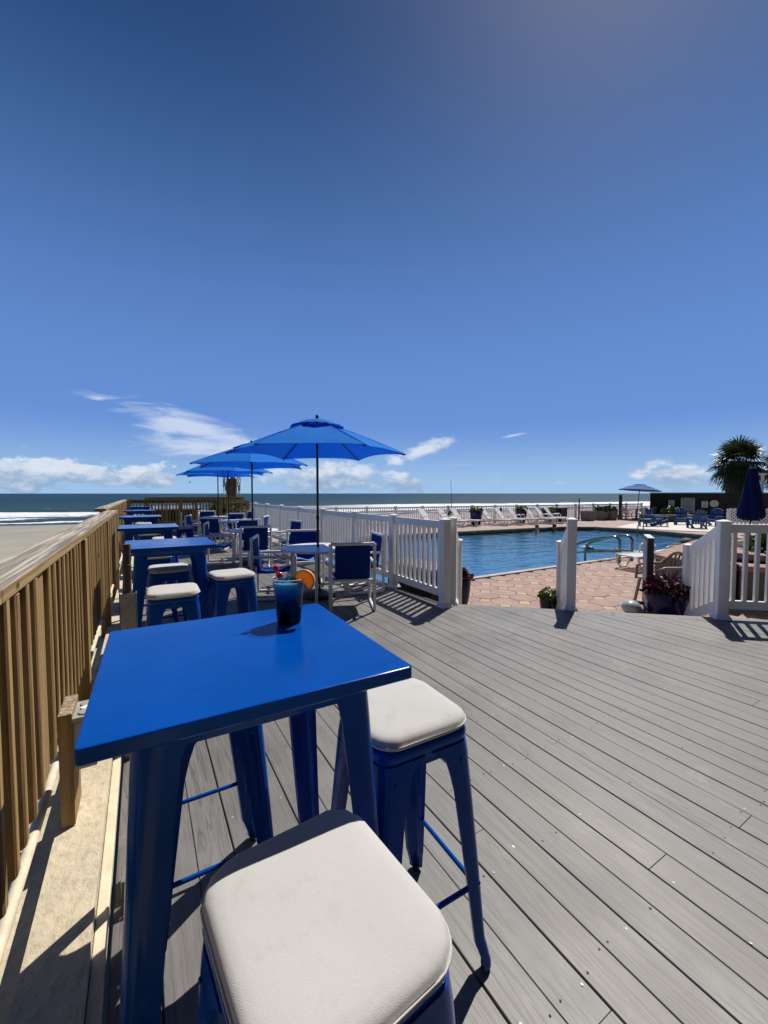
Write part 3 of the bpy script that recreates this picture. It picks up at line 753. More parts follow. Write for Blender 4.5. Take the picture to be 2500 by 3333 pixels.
# ================================================================== TIMBER RAILING
RZ = 1.252
def timber_rail(name, label, x_in, y0, y1, posts, z=RZ, xw=.145, group='timber railings'):
    t = thing(name, label, 'railing', (x_in, y0, 0), 0, group)
    L = y1 - y0; y = 0
    while y < L - .1:                                        # cap boards laid end to end
        e = min(y + 2.6, L)
        MB().box((-xw / 2, (y + e) / 2, z - .019), (xw, e - y - .003, .038)).build('cap_board', 'rail_wood', t, bevel=.004); y = e
    MB().box((-.062, L / 2, z - .038 - .046), (.036, L, .088)).build('upper_rail', 'rail_wood', t, bevel=.003)
    MB().box((-.062, L / 2, .53), (.036, L, .088)).build('lower_rail', 'rail_wood', t, bevel=.003)
    bm_ = MB().loops([[(-.019, -.019, .0), (.019, -.019, .03), (.019, .019, .03), (-.019, .019, .0)], [(-.019, -.019, 1), (.019, -.019, 1), (.019, .019, 1), (-.019, .019, 1)]])
    me = bm_.mesh('baluster', 'bal_wood', bevel=.005, seg=1)
    wide = MB().box((0, 0, .5), (.026, .135, 1.0)).mesh('board', 'bal_wood', bevel=.003)
    pm = MB().box((0, 0, .5), (.089, .089, 1.0)).mesh('post', 'bal_wood', bevel=.006)
    n = int(L / .118); zb = .42; zt = z - .040
    for i in range(n):
        yy = .06 + i * .118
        if any(abs(yy - p) < .10 for p in posts): continue
        sc = (1, 1, zt - zb + random.uniform(-.006, .006))
        if name == 'timber_railing' and abs(yy + y0 - 1.98) < .06:
            link('board', wide, t, (-.030, yy, zb), (0, 0, 0), (1, 1, zt - zb)); continue
        link('baluster', me, t, (-.022 + random.uniform(-.002, .002), yy, zb), (0, 0, random.uniform(-.05, .05)), sc)
    for p in posts: link('post', pm, t, (-.040, p, -.05), (0, 0, 0), (1, 1, zt + .05))
    return t
timber_rail('timber_railing', 'weathered pine railing beside the nearest bar table, cap board in front', -.315, -1.2, 7.25, [.1, 2.0, 4.40, 6.4, 8.32])
timber_rail('timber_railing_run', 'pine railing beyond the first, set outwards, ending at the corner', -.44, 7.05, 16.65, [.1, 2.0, 3.9, 5.8, 7.7, 9.5], z=RZ + .030)
def cross_rail(name, label, xa, xb, y, z, posts, zb=.12, dn_=.112):
    t = thing(name, label, 'railing', (xa, y, 0), 0, 'timber railings'); L = xb - xa
    MB().box((L / 2, 0, z - .019), (L, .14, .038)).build('cap_board', 'end_wood', t, bevel=.004)
    MB().box((L / 2, -.035, z - .085), (L, .036, .09)).build('upper_rail', 'end_wood', t, bevel=.003)
    MB().box((L / 2, -.035, zb + .1), (L, .036, .09)).build('lower_rail', 'end_wood', t, bevel=.003)
    me = MB().box((0, 0, .5), (.036, .036, 1)).mesh('baluster', 'bal_wood'); pm = MB().box((0, 0, .5), (.12, .10, 1.0)).mesh('post', 'bal_wood', bevel=.006)
    for i in range(int(L / dn_)):
        xx = .06 + i * dn_
        if any(abs(xx - p) < .09 for p in posts): continue
        link('baluster', me, t, (xx, -.07, zb), (0, 0, 0), (1, 1, z - .04 - zb))
    for p in posts: link('post', pm, t, (p, -.04, 0), (0, 0, 0), (1, 1, z - .038))
cross_rail('timber_end_railing', 'dark timber railing closing the far end of the deck', -.44, 2.62, 16.65, 1.287, [.05, 1.66, 3.02])
cross_rail('timber_gate', 'short timber gate panel beside the far end of the white fence', 2.60, 3.42, 15.55, 1.17, [.06, .74], .10, .15)
cross_rail('lower_timber_railing', 'timber railing of the lower landing, only its cap showing past the deck end', (.1), 4.2, 20.2, 1.335, [.05, 2.0, 4.0])

# conduit pipe and small fittings on the ledge
c = MB().tube([(-.395, -1.4, .17), (-.393, 2.0, .172), (-.396, 5, .168), (-.39, 9, .17), (-.392, 14, .17)], .020, 10)
tag(c.build('conduit_pipe', 'cream', smooth=40), 'cream painted conduit pipe lying along the foot of the pine railing', 'pipe')
t = thing('power_outlet_box', 'grey outdoor outlet box on a sawn timber stub beside the nearest table', 'outlet box', (-.235, 2.16, .25))
MB().box((0, .03, .18), (.088, .16, .21)).build('box_body', 'grey_plastic', t, bevel=.008)
MB().box((0, .03, .295), (.094, .168, .018)).build('cover', 'grey_plastic', t, bevel=.004)
for yy in (-.012, .072): MB().lathe([(.024, 0), (.026, .004), (.022, .006)], 18, (0.004, yy, .305)).build('socket_lid', 'grey_plastic', t, smooth=40)
MB().lathe([(.017, 0), (.017, .005)], 16, (.0, .03, .305)).build('label_dot', 'vinyl', t)
MB().tube([(-.05, -.03, .245), (-.16, -.03, .245)], .014, 8).build('side_pipe', 'vinyl', t, smooth=40)
st = MB().box((-.297, 2.20, .34), (.049, .20, .48)).build('timber_stub', 'bal_wood', bevel=.004)
tag(st, 'short sawn timber stub holding the grey outlet box', 'timber block')
t = thing('pole_holder', 'rusty cut-off pole in a galvanised bracket between the first two bar tables', 'pole', (-.080, 2.7, 0))
MB().tube([(0, 0, .4), (0, 0, 1.035), (0, 0, 1.037), (0, 0, 1.10), (0, 0, 1.102), (0, 0, 1.215)], [.019, .019, .0215, .0215, .0195, .0195], 16).build('pole', 'rust_pipe', t, smooth=40)
b = MB().box((0, -.023, .46), (.082, .004, .96)).box((-.040, .0, .46), (.004, .05, .96)).box((.040, .0, .46), (.004, .05, .96))
b.build('bracket', 'galv', t)
MB().lathe([(.004, 0), (.004, .003)], 8, (0, 0, 0)).build('bolt', 'dark_metal', t, (0, -.025, .87), (R(90), 0, 0))
t = thing('deck_bracket', 'small galvanised angle bracket screwed down at the deck edge', 'bracket', (-.075, 1.78, 0))
MB().box((0, 0, .035), (.05, .10, .07)).build('plate', 'galv', t, bevel=.004); MB().lathe([(.008, 0), (.006, .006)], 8, (0, 0, .07)).build('bolt', 'screw', t)

# ================================================================== BAR TABLES AND STOOLS
def corner_leg(levels, th=.006, cur=.03):
    """pressed-steel corner leg: levels = (z, half, width); opens inwards as an angle profile with a rounded corner"""
    loops = []
    for z, h, w, r in levels:
        out = [(h - w, h, z), (h - w * .5 - r * .5, h, z), (h - r, h, z)] + [(h - r + r * math.sin(R(a)), h - r + r * math.cos(R(a)), z) for a in (22, 45, 68)] + [(h, h - r, z), (h, h - w * .5 - r * .5, z), (h, h - w, z)]
        k = th + .012
        inn = [(h - th * 2.2, h - w + .004, z), (h - k, h - w * .5, z), (h - k - r * .3, h - k - r * .3, z), (h - w * .5, h - k, z), (h - w + .004, h - th * 2.2, z)]
        loops.append(out + inn)
    return MB().loops(loops)
def bar_table():
    t = thing('bar_table', '', 'table', group='blue bar tables along the timber railing')
    top = MB(); hh = .340
    top.loops([rsq(hh - .003, .008, 4, 1.040), rsq(hh, .010, 4, 1.043), rsq(hh, .010, 4, 1.067), rsq(hh - .0014, .009, 4, 1.0700), rsq(hh - .004, .008, 4, 1.071)])
    top.build('table_top', 'blue', t, smooth=14)
    MB().loops([rsq(.2625, .05, 5, .985), rsq(.2645, .05, 5, 1.0375)], cap0=False, cap1=False).build('apron', 'blue', t, smooth=50)
    MB().loops([rsq(.278, .055, 5, 1.006), rsq(.280, .055, 5, 1.010), rsq(.280, .055, 5, 1.0372)]).build('underframe', 'blue', t, smooth=50)
    lv = [(.010, .325, .050, .026), (.06, .320, .055, .026), (.45, .295, .070, .030), (.84, .273, .084, .034), (.95, .2670, .090, .036), (.985, .2650, .098, .038), (1.006, .2640, .125, .04)]
    me = corner_leg(lv).mesh('leg', 'blue', smooth=45); fm = MB().lathe([(.022, 0), (.022, .02)], 12, (.30, .30, 0)).mesh('rubber_foot', 'rubber')
    for q in range(4):
        l = link('leg', me, t, (0, 0, 0), (0, 0, q * math.pi / 2)); link('rubber_foot', fm, l)
    return t
def bar_stool():
    t = thing('bar_stool', '', 'stool', group='blue metal bar stools')
    s = MB().loops([rsq(.1505, .043, 6, .690), rsq(.1505, .043, 6, .715), rsq(.1575, .045, 6, .7235), rsq(.161, .046, 6, .737), rsq(.1625, .047, 6, .748), rsq(.159, .046, 6, .758), rsq(.150, .045, 6, .762), rsq(.138, .042, 6, .757), rsq(.07, .03, 6, .755)], cap0=False)
    s.build('seat', 'blue', t, smooth=50)
    lv = [(.012, .214, .036, .018), (.03, .2135, .037, .018), (.085, .203, .045, .020), (.10, .2005, .049, .022), (.35, .186, .066, .030), (.58, .1715, .082, .038), (.64, .168, .094, .042), (.685, .1655, .108, .044), (.705, .1635, .126, .045), (.722, .1615, .150, .0455)]
    me = corner_leg(lv).mesh('leg', 'blue', smooth=45); fm = MB().lathe([(.013, 0), (.015, .022)], 12, (.196, .196, 0)).mesh('rubber_foot', 'rubber')
    for q in range(4):
        l = link('leg', me, t, (0, 0, 0), (0, 0, q * math.pi / 2)); link('rubber_foot', fm, l)
    rm = MB().tube([(-.178, .183, 0), (.178, .183, 0)], .0078, 10).mesh('footrest', 'blue', smooth=40)
    for q in range(4): link('footrest', rm, t, (0, 0, .245 if q % 2 else .275), (0, 0, q * math.pi / 2))
    rv_ = MB().ball((.118, .168, .672), .0052, 8, 6, (1, .6, 1)).ball((-.118, .168, .672), .0052, 8, 6, (1, .6, 1)).mesh('rivets', 'blue', smooth=60)
    for q in range(4): link('rivets', rv_, t, (0, 0, 0), (0, 0, q * math.pi / 2))
    return t
def cushion_mesh():
    c = MB(); L = []
    for z, h, r in ((0, .142, .062), (.003, .158, .068), (.010, .1655, .072), (.0185, .168, .073), (.020, .1695, .073), (.0215, .168, .073), (.030, .1665, .072), (.037, .161, .070), (.0415, .152, .067), (.0445, .135, .062), (.0465, .10, .050), (.0475, .05, .03)):
        L.append(rsq(h, r, 7, z))
    # slight sag and puckers along the seam
    out = []
    for i, l in enumerate(L):
        q = []
        for j, (x, y, z) in enumerate(l):
            pk = .0016 * math.sin(j * 2.4 + i) * (1 if 2 <= i <= 8 else .3)
            dip = -.004 * math.exp(-((x - .02) ** 2 + (y + .01) ** 2) / .006) if z > .04 else 0
            rise = .0025 * math.sin(x * 19 + 1.0) * math.cos(y * 17) if z > .03 else 0
            q.append((x * (1 + pk * 4), y * (1 + pk * 4), z + dip + rise + pk * .4))
        out.append(q)
    c.loops(out); return c.mesh('seat_cushion', 'cushion', smooth=70)
bt = bar_table(); btu = []; bs = bar_stool(); bsu = []; cu_me = cushion_mesh()
pip = MB().tube([p for p in rsq(.1695, .073, 7, .020)] + [rsq(.1695, .073, 7, .020)[0]], .0022, 6).mesh('piping', 'cushion', smooth=60)
for x, y, rz, lb in [(.2375, 1.167, -.02, 'nearest blue metal bar table, carrying the blue cocktail'),
                     (.200, 4.024, -.008, 'second blue bar table, with a bright sky reflection across its top'),
                     (.070, 6.22, 0, 'third blue bar table along the timber railing'),
                     (-.025, 9.02, 0, 'fourth blue bar table along the timber railing'),
                     (-.055, 12.1, 0, 'fifth blue bar table along the timber railing'),
                     (-.065, 15.7, 0, 'farthest blue bar table, in the timber railing corner')]:
    place(bt, btu, (x, y, 0), rz, lb)
CU = 'off white cushions on the bar stools'
for x, y, rz, lb, cl in [
    (.243, .612, .09, 'blue bar stool in front of the nearest bar table, mostly hidden by its cushion', 'large off-white seat cushion nearest to the viewer'),
    (.710, 1.093, -.02, 'blue bar stool standing on the open deck side of the nearest table', 'off-white seat cushion on the stool at the open side of the nearest table'),
    (.185, 1.565, .0, 'blue bar stool tucked under the nearest bar table', 'off-white cushion hidden under the nearest table'),
    (.180, 3.30, -.03, 'blue bar stool with a rectangular hole in its side, in front of the second table', 'off-white cushion in front of the second table, half in table shade'),
    (.205, 4.33, .02, 'blue bar stool pushed under the second bar table', 'off-white cushion under the near edge of the second table'),
    (.660, 3.73, .12, 'blue bar stool standing free on the open side of the second table', 'off-white cushion on the free-standing stool beside the second table'),
    (.12, 5.28, .0, 'blue bar stool behind the second bar table', 'off-white cushion just behind the second table'),
    (.29, 7.2, .0, 'blue bar stool behind the third bar table', 'off-white cushion showing between the third and fourth tables'),
    (.10, 8.2, .0, 'blue bar stool before the fourth bar table', 'off-white cushion before the fourth table'),
    (.02, 11.0, .0, 'blue bar stool between the fourth and fifth tables', 'off-white cushion between the fourth and fifth tables'),
    (.72, 9.3, .1, 'blue bar stool on the open side of the fourth table', 'off-white cushion on the open side of the fourth table'),
    (-.05, 14.7, .0, 'blue bar stool before the farthest bar table', 'off-white cushion before the farthest table')]:
    sq = place(bs, bsu, (x, y, 0), rz, lb); sq.scale = (1, 1, 1.02)
    cz = link('seat_cushion', cu_me, None, (x, y, .7737), (0, 0, rz + .01)); tag(cz, cl, 'cushion', CU); link('piping', pip, cz)
    if y < .7: cz.scale = (.96, 1.10, 1.0); cz.location.y += .006

# ================================================================== THE COCKTAIL
CX, CY, CZ = .413, 1.318, 1.0718
t = thing('cocktail_cup', 'clear plastic cup of layered blue cocktail with ice on the nearest table', 'drink', (CX, CY, CZ))
H_ = .150
KR = 1.17
prof_o = [(.0300, .004), (.0315, .0005), (.0325, .003), (.0330, .006), (.0365, .05), (.0400, .095), (.0412, .112), (.0418, .114), (.0421, .120), (.0425, .122), (.0428, .128), (.0442, .1445), (.0458, .1450), (.0466, .1475), (.0458, .1500), (.0445, .1490)]
MB().lathe([(r_ * KR, z_) for r_, z_ in prof_o], 40, cap0=False, cap1=False).build('cup_wall', 'cup', t, smooth=35)
MB().lathe([(r_ * KR, z_) for r_, z_ in [(.0316, .002), (.0324, .006), (.0361, .05), (.0396, .095), (.0420, .128), (.0428, .1365), (.030, .1372), (.01, .1375)]], 40).build('drink_body', 'drink', t, smooth=40)
ic = MB().box((0, 0, 0), (.020, .018, .016)).mesh('ice_cube', 'ice', bevel=.003)
for a, r_, z, rr in ((20, .016, .141, .3), (95, .020, .139, .9), (160, .024, .141, .5), (230, .017, .140, 1.2), (300, .022, .141, .2), (0, .002, .143, .7), (265, .030, .138, 1.6), (335, .031, .139, .8), (60, .031, .138, 1.9)):
    x, y = pol(a, r_); link('ice_cube', ic, t, (x, y, z), (rr, rr * 1.7, rr * 2.3))
rm = MB(); nn = 40
MB().tube([(.0457 * KR * math.cos(2 * math.pi * i / nn), .0457 * KR * math.sin(2 * math.pi * i / nn), .1478) for i in range(nn + 1)], .0016, 6, False).build('rim', M['vinyl'], t, smooth=60)
# the slice hangs on the rim at the viewer's right
vr = Vector((.860, -.510, 0)); vf = Vector((.51, .86, 0))
o = thing('orange_slice', 'orange slice hooked over the rim of the cocktail cup', 'garnish', tuple(Vector((CX, CY, CZ + .1455)) + vr * .052 - vf * .002 + Vector((0, 0, -.006))), R(-30.6) + R(-8))
def slice_poly(r, n=36, a0=-118, a1=152):
    return [(r * math.sin(R(a0 + (a1 - a0) * i / n)), r * math.cos(R(a0 + (a1 - a0) * i / n))) for i in range(n + 1)]
def slab(r0, r1, th):
    p1 = slice_poly(r1); p0 = slice_poly(r0) if r0 else None; m = MB(); f = th / 2
    if r0:
        L = [[(x, -f, z), (X, -f, Z), (X, f, Z), (x, f, z)] for (x, z), (X, Z) in zip(p0, p1)]
        return m.loops(L)
    L = [[(0, -f, 0)] + [(x, -f, z) for x, z in p1], [(0, f, 0)] + [(x, f, z) for x, z in p1]]
    return m.loops(L)
slab(0, .0315, .010).build('flesh', 'orange', o, rot=(0, R(-2), 0))
slab(.0317, .0345, .0108).build('pith', 'pith', o, rot=(0, R(-2), 0), smooth=50)
slab(.0345, .0372, .0125).build('peel', 'peel', o, rot=(0, R(-2), 0), smooth=50)
cp_ = Vector((CX, CY, CZ)); q0 = cp_ - vr * .020 + Vector((0, 0, .135)); q1 = cp_ - vr * .052 + Vector((0, 0, .200))
t = thing('cherry_pick', 'two red cherries on a knotted bamboo pick standing in the cocktail', 'garnish', tuple(q0))
dq = (q1 - q0)
MB().tube([(0, 0, 0), tuple(dq)], .0011, 6).build('pick', 'pick', t)
kn = [dq + vr * (-.004 * math.sin(a) - .001 * a) + Vector((0, 0, .0045 * math.cos(a))) for a in [i * .7 for i in range(11)]]
MB().tube([tuple(p) for p in kn], .0009, 6).build('knot', 'pick', t)
for f_ in (.34, .70):
    MB().ball(tuple(dq * f_), .0118, 16, 10, (1, 1, .94)).build('cherry', 'cherry', t, smooth=80)

# ================================================================== ROUND TABLES, SLING CHAIRS, UMBRELLAS
def round_table():
    t = thing('round_patio_table', '', 'table', group='white round patio tables')
    MB().lathe([(.02, .690), (.50, .690), (.525, .694), (.535, .704), (.535, .714), (.527, .721), (.51, .722), (.03, .7215)], 48).build('table_top', 'pvc', t, smooth=40)
    for a in (45, 135, 225, 315):
        x, y = pol(a, .36); x2, y2 = pol(a, .40)
        MB().tube([(x, y, .69), (x2, y2, 0)], .021, 10).build('leg', 'pvc', t, smooth=50)
    for a in (0, 90): 
        x, y = pol(45 + a, .37); MB().tube([(x, y, .18), (-x, -y, .18)], .017, 8).build('cross_tube', 'pvc', t, smooth=50)
    return t
def sling_chair():
    t = thing('sling_chair', '', 'chair', group='blue sling chairs at the round tables')
    X = .275; r = .0205
    for s in (-1, 1):
        fr = [(s * X, -.27, .865), (s * X, -.27, .45), (s * X, -.27, .045)] + [(s * X, -.25 + (-.02) * math.cos(R(a)), .045 - .025 * math.sin(R(a))) for a in (30, 60)] + [(s * X, -.24, .020), (s * X, .0, .020), (s * X, .24, .020)]
        fr += [(s * X, .27, .045), (s * X, .29, .25), (s * X, .29, .46)] + [(s * X, .20 + .09 * math.cos(R(a)), .52 + .09 * math.sin(R(a))) for a in (20, 45, 70, 90)] + [(s * X, 0, .612), (s * X, -.25, .612)]
        MB().tube(fr, r, 10).build('side_frame', 'pvc', t, smooth=60)
        MB().tube([(s * X, -.27, .838), (s * X, -.27, .866)], .0255, 10).tube([(s * X, -.27, .865), (s * (X - .05), -.27, .865)], .0250, 10).build('elbow', 'pvc', t, smooth=50)
        for z in (.612, .40): MB().tube([(s * X, -.27, z - .03), (s * X, -.27, z + .03)], .0245, 10).build('collar', 'pvc', t, smooth=50)
    for (y, z) in ((-.27, .865), (-.23, .395), (.25, .40)): MB().tube([(-X, y, z), (X, y, z)], r, 10).build('cross_tube', 'pvc', t, smooth=50)
    def sheet(pts, hw, th, nm):
        L = []
        for (y, z), (dy, dz) in pts:
            L.append([(-hw, y, z), (-hw * .4, y + dy, z + dz), (hw * .4, y + dy, z + dz), (hw, y, z), (hw, y, z - th), (hw * .4, y + dy, z + dz - th), (-hw * .4, y + dy, z + dz - th), (-hw, y, z - th)])
        MB().loops(L).build(nm, 'sling', t, smooth=40)
    # back panel leans: upright slab thickened along y
    L = []
    for y, z, b in ((-.262, .872, 0), (-.255, .80, -.004), (-.235, .65, -.012), (-.205, .50, -.010), (-.185, .385, 0)):
        hw = .222; th = .014
        L.append([(-hw, y, z), (0, y + b, z), (hw, y, z), (hw, y - th, z), (0, y + b - th, z), (-hw, y - th, z)])
    MB().loops(L).build('back_sling', 'sling', t, smooth=40)
    L = []
    for y, z, b in ((-.20, .392, 0), (-.10, .388, -.02), (.08, .395, -.022), (.20, .410, -.008), (.268, .412, 0)):
        hw = .235; th = .014
        L.append([(-hw, y, z), (0, y, z + b), (hw, y, z), (hw, y, z - th), (0, y, z + b - th), (-hw, y, z - th)])
    MB().loops(L).build('seat_sling', 'sling', t, smooth=40)
    return t
def umbrella(name='market_umbrella', rad=1.28, ztip=2.075, ztop=2.53, n=6, mat='canopy'):
    t = thing(name, '', 'umbrella', group='blue market umbrellas over the round tables')
    MB().lathe([(.24, 0), (.25, .02), (.24, .06), (.06, .09), (.035, .12), (.035, .28)], 24).build('base', 'black', t, smooth=40)
    MB().tube([(0, 0, .1), (0, 0, 1.15)], .019, 12).tube([(0, 0, 1.15), (0, 0, ztop + .06)], .0175, 12).build('pole', 'dark_metal', t, smooth=50)
    MB().lathe([(.022, 1.12), (.024, 1.13), (.024, 1.17), (.021, 1.18)], 14).build('joint_collar', 'dark_metal', t, smooth=50)
    MB().lathe([(.012, 0), (.020, .01), (.024, .03), (.020, .055), (.010, .068)], 12, (0, 0, ztop + .028)).build('finial', 'dark_metal', t, smooth=50)
    MB().lathe([(.022, 0), (.05, .01), (.05, .035), (.022, .05)], 14, (0, 0, ztop - .25)).build('hub', 'dark_metal', t, smooth=40)
    m = MB(); rows = 9; sub_ = 8; r0 = .24
    top = []
    for i in range(rows + 1):
        f = r0 / rad + (1 - r0 / rad) * i / rows; row = []
        for k in range(n):
            for j in range(sub_):
                u = j / sub_; a0, a1 = 2 * math.pi * k / n, 2 * math.pi * (k + 1) / n
                p0 = Vector((math.sin(a0), math.cos(a0), 0)); p1 = Vector((math.sin(a1), math.cos(a1), 0)); p = p0.lerp(p1, u)
                e = 4 * u * (1 - u)
                scal = 1 - .085 * e * f ** 2                      # edges cut in between the ribs
                z = ztop - (ztop - ztip) * (f ** 1.18) + .055 * e * f * (1 - .35 * f) * -0.6 + .05 * e * f ** 3
                z += .006 * math.sin(9 * f + k * 1.7 + u * 5) * f
                row.append((p.x * rad * f * scal, p.y * rad * f * scal, z))
        top.append(row)
    m.loops(top, False, False)
    bm = bmesh.new(); me = m.mesh('canopy', mat, recalc=False); bm.from_mesh(me)
    bmesh.ops.solidify(bm, geom=bm.faces[:], thickness=.006); bm.to_mesh(me); bm.free(); me.shade_smooth(); me.set_sharp_from_angle(angle=R(24))
    cano = link('canopy', me, t)
    for k in range(n):
        a = 2 * math.pi * k / n; d = Vector((math.sin(a), math.cos(a), 0))
        MB().tube([tuple(d * (rad * f) + Vector((0, 0, ztop - (ztop - ztip) * f ** 1.18 + .004))) for f in (.2, .4, .6, .8, .985)], .0045, 5).build('seam', mat, cano, smooth=60)
    v = MB(); L = []
    for f, z in ((.02, .034), (.11, .024), (.21, -.002), (.30, -.044), (.385, -.092)):
        row = []
        for j in range(48):
            a = 2 * math.pi * j / 48; k = (j % 8) / 8; e = 4 * k * (1 - k)
            rr = f * (1 - .05 * e) * (1 + .03 * math.sin(j * 1.9) * (f > .2)); row.append((math.sin(a) * rr, math.cos(a) * rr, ztop + z + (.018 * e + .012 * math.sin(j * 2.3)) * (f > .35)))
        L.append(row)
    v.loops(L, True, False); me = v.mesh('vent_flap', mat, recalc=False); bm = bmesh.new(); bm.from_mesh(me); bmesh.ops.solidify(bm, geom=bm.faces[:], thickness=.004); bm.to_mesh(me); bm.free(); me.shade_smooth(); link('vent_flap', me, t)
    for k in range(n):
        a = 2 * math.pi * k / n; d = Vector((math.sin(a), math.cos(a), 0))
        rb = MB().tube([tuple(d * .03 + Vector((0, 0, ztop + .02))), tuple(d * (rad * .5) + Vector((0, 0, ztop - (ztop - ztip) * .5 ** 1.18 - .022))), tuple(d * (rad * .985) + Vector((0, 0, ztip - .014)))], .0085, 6).build('rib', 'dark_metal', t, smooth=50)
        MB().tube([tuple(d * .04 + Vector((0, 0, ztop - .225))), tuple(d * (rad * .48) + Vector((0, 0, ztop - (ztop - ztip) * .48 ** 1.18 - .03)))], .006, 6).build('strut', 'dark_metal', rb, smooth=50)
        MB().ball(tuple(d * (rad * .992) + Vector((0, 0, ztip - .004))), .013, 8, 6).build('rib_tip', 'dark_metal', rb, smooth=60)
    return t
rt = round_table(); rtu = []; um = umbrella(); umu = []
for x, y, rz, lt, lu in [(2.185, 5.57, -5, 'white round patio table closest to the viewer', 'nearest blue market umbrella, largest, with a dark pole'),
                         (2.03, 8.95, 14, 'second white round patio table, behind the chair seen from its back', 'second blue market umbrella, behind the nearest one'),
                         (2.13, 12.3, 2, 'third white round patio table', 'third blue market umbrella, its canopy low behind the second'),
                         (2.20, 14.6, 20, 'farthest white round patio table, near the end of the deck', 'farthest blue market umbrella, only canopy tips and pole showing')]:
    place(rt, rtu, (x, y, 0), R(20), lt); place(um, umu, (x, y, 0), R(-rz), lu)
ch = sling_chair(); chu = []
for x, y, az, lb in [
    (2.365, 4.84, 22, 'blue sling chair with its back to the viewer at the nearest round table'),
    (2.90, 5.60, -80, 'blue sling chair between the nearest round table and the white fence'),
    (2.30, 6.45, 196, 'blue sling chair facing the viewer across the nearest round table'),
    (1.64, 5.92, 112, 'blue sling chair seen from the side, left of the nearest umbrella pole'),
    (1.90, 8.18, 10, 'blue sling chair seen squarely from behind at the second round table'),
    (2.78, 9.05, -100, 'blue sling chair between the second round table and the white fence'),
    (2.15, 9.85, 188, 'blue sling chair beyond the second round table'),
    (1.42, 9.30, 105, 'blue sling chair turned sideways beside the second bar table, at the second round table'),
    (1.62, 11.55, 30, 'blue sling chair seen from behind at the third round table'),
    (2.70, 11.5, -60, 'blue sling chair nearest the white fence at the third round table'),
    (2.45, 13.15, 195, 'blue sling chair beyond the third round table'),
    (1.38, 12.75, 110, 'blue sling chair sideways at the third round table'),
    (1.95, 15.45, 185, 'blue sling chair facing the viewer at the farthest round table'),
    (3.0, 14.75, -95, 'blue sling chair in the corner between fence and timber gate'),
    (1.35, 14.55, 95, 'blue sling chair in front of the timber end railing')]:
    place(ch, chu, (x, y, 0), R(-az), lb)
tw = MB(); L = []
for i in range(9):
    u = i / 8; L.append([(-.20 + .40 * u, -.10, .02 * math.sin(u * 6) + .012), (-.20 + .40 * u, .05, .025 * math.sin(u * 5 + 1) + .012), (-.20 + .40 * u, .16, .012 + .02 * math.sin(u * 7))])
tw.loops(L, False, False, closed=False); o = tw.build('towel', 'towel', None, (2.28, 6.42, .40), (0, 0, R(-16)), smooth=60); 
md = o.modifiers.new('thick', 'SOLIDIFY'); md.thickness = .012
tag(o, 'crumpled light blue towel on the seat behind the nearest round table', 'towel')
# ================================================================== WHITE VINYL FENCES
def post_mesh(h, w=.112):
    return MB().loops([rsq(w / 2, .006, 2, 0), rsq(w / 2, .006, 2, h - .03)]).mesh('post', 'vinyl', smooth=40)
cap_me = MB().loops([rsq(.063, .006, 2, 0), rsq(.064, .006, 2, .010), rsq(.064, .006, 2, .014), rsq(.010, .003, 2, .032)]).mesh('post_cap', 'vinyl', smooth=25)
skirt_me = MB().loops([rsq(.085, .008, 2, 0), rsq(.085, .008, 2, .018), rsq(.078, .007, 2, .030), rsq(.074, .007, 2, .036), rsq(.062, .006, 2, .058), rsq(.0575, .006, 2, .062)]).mesh('post_skirt', 'vinyl', smooth=30)
def vpost(par, x, y, z0, z1, rz=0.0, skirt=True):
    p = link('post', post_mesh(z1 - z0), par, (x, y, z0), (0, 0, rz)); link('post_cap', cap_me, p, (0, 0, z1 - z0 - .032))
    if skirt: link('post_skirt', skirt_me, p)
    return p
bal_unit = MB().box((0, 0, .5), (.040, .040, 1)).mesh('baluster', 'vinyl', bevel=.003, seg=1)
def vpanel(par, A, B, ta, tb, ba, bb, n, h=.100):
    A, B = Vector((*A, 0)), Vector((*B, 0)); d = (B - A).normalized(); rz = math.atan2(d.y, d.x); Z = Vector((0, 0, 1))
    A2, B2 = A + d * .056, B - d * .056
    MB().beam(A2 + Z * (ta - h / 2), B2 + Z * (tb - h / 2), .048, h).build('top_rail', 'vinyl', par, bevel=.005)
    MB().beam(A2 + Z * (ba - h / 2), B2 + Z * (bb - h / 2), .048, h).build('bottom_rail', 'vinyl', par, bevel=.005)
    for i in range(n):
        u = (i + .5) / n; P = A2.lerp(B2, u); zb = ba + (bb - ba) * u - .01; zt = ta + (tb - ta) * u - h + .01
        link('baluster', bal_unit, par, (P.x, P.y, zb), (0, 0, rz), (1, 1, zt - zb))
f = thing('vinyl_fence', 'long white vinyl picket fence between the round tables and the pool', 'fence', (0, 0, 0))
fy = [4.20, 5.50, 6.88, 8.48, 10.08, 11.7, 13.3, 14.9]; fx = [3.42, 3.44, 3.45, 3.46, 3.47, 3.48, 3.49, 3.50]
for x, y in zip(fx, fy): vpost(f, x, y, 0, 1.178)
for i in range(len(fy) - 1): vpanel(f, (fx[i], fy[i]), (fx[i + 1], fy[i + 1]), 1.135, 1.135, .225, .225, int((fy[i + 1] - fy[i]) / .128))
vpanel(f, (3.5, 14.9), (3.5, 15.9), 1.135, 1.135, .225, .225, 7)
ga = math.atan2(dd.y, dd.x)
def stair_rail(label, up, lo, zu=1.19, zl=.80, group='stair rails at the deck gate'):
    t = thing('stair_rail', label, 'railing', (0, 0, 0), 0, group); rz = math.atan2(lo[1] - up[1], lo[0] - up[0])
    vpost(t, up[0], up[1], 0, zu, rz); vpost(t, lo[0], lo[1], PZ, zl, rz, True)
    vpanel(t, up, lo, zu - .06, zl - .04, .20, PZ + .20, 6, .12); return t
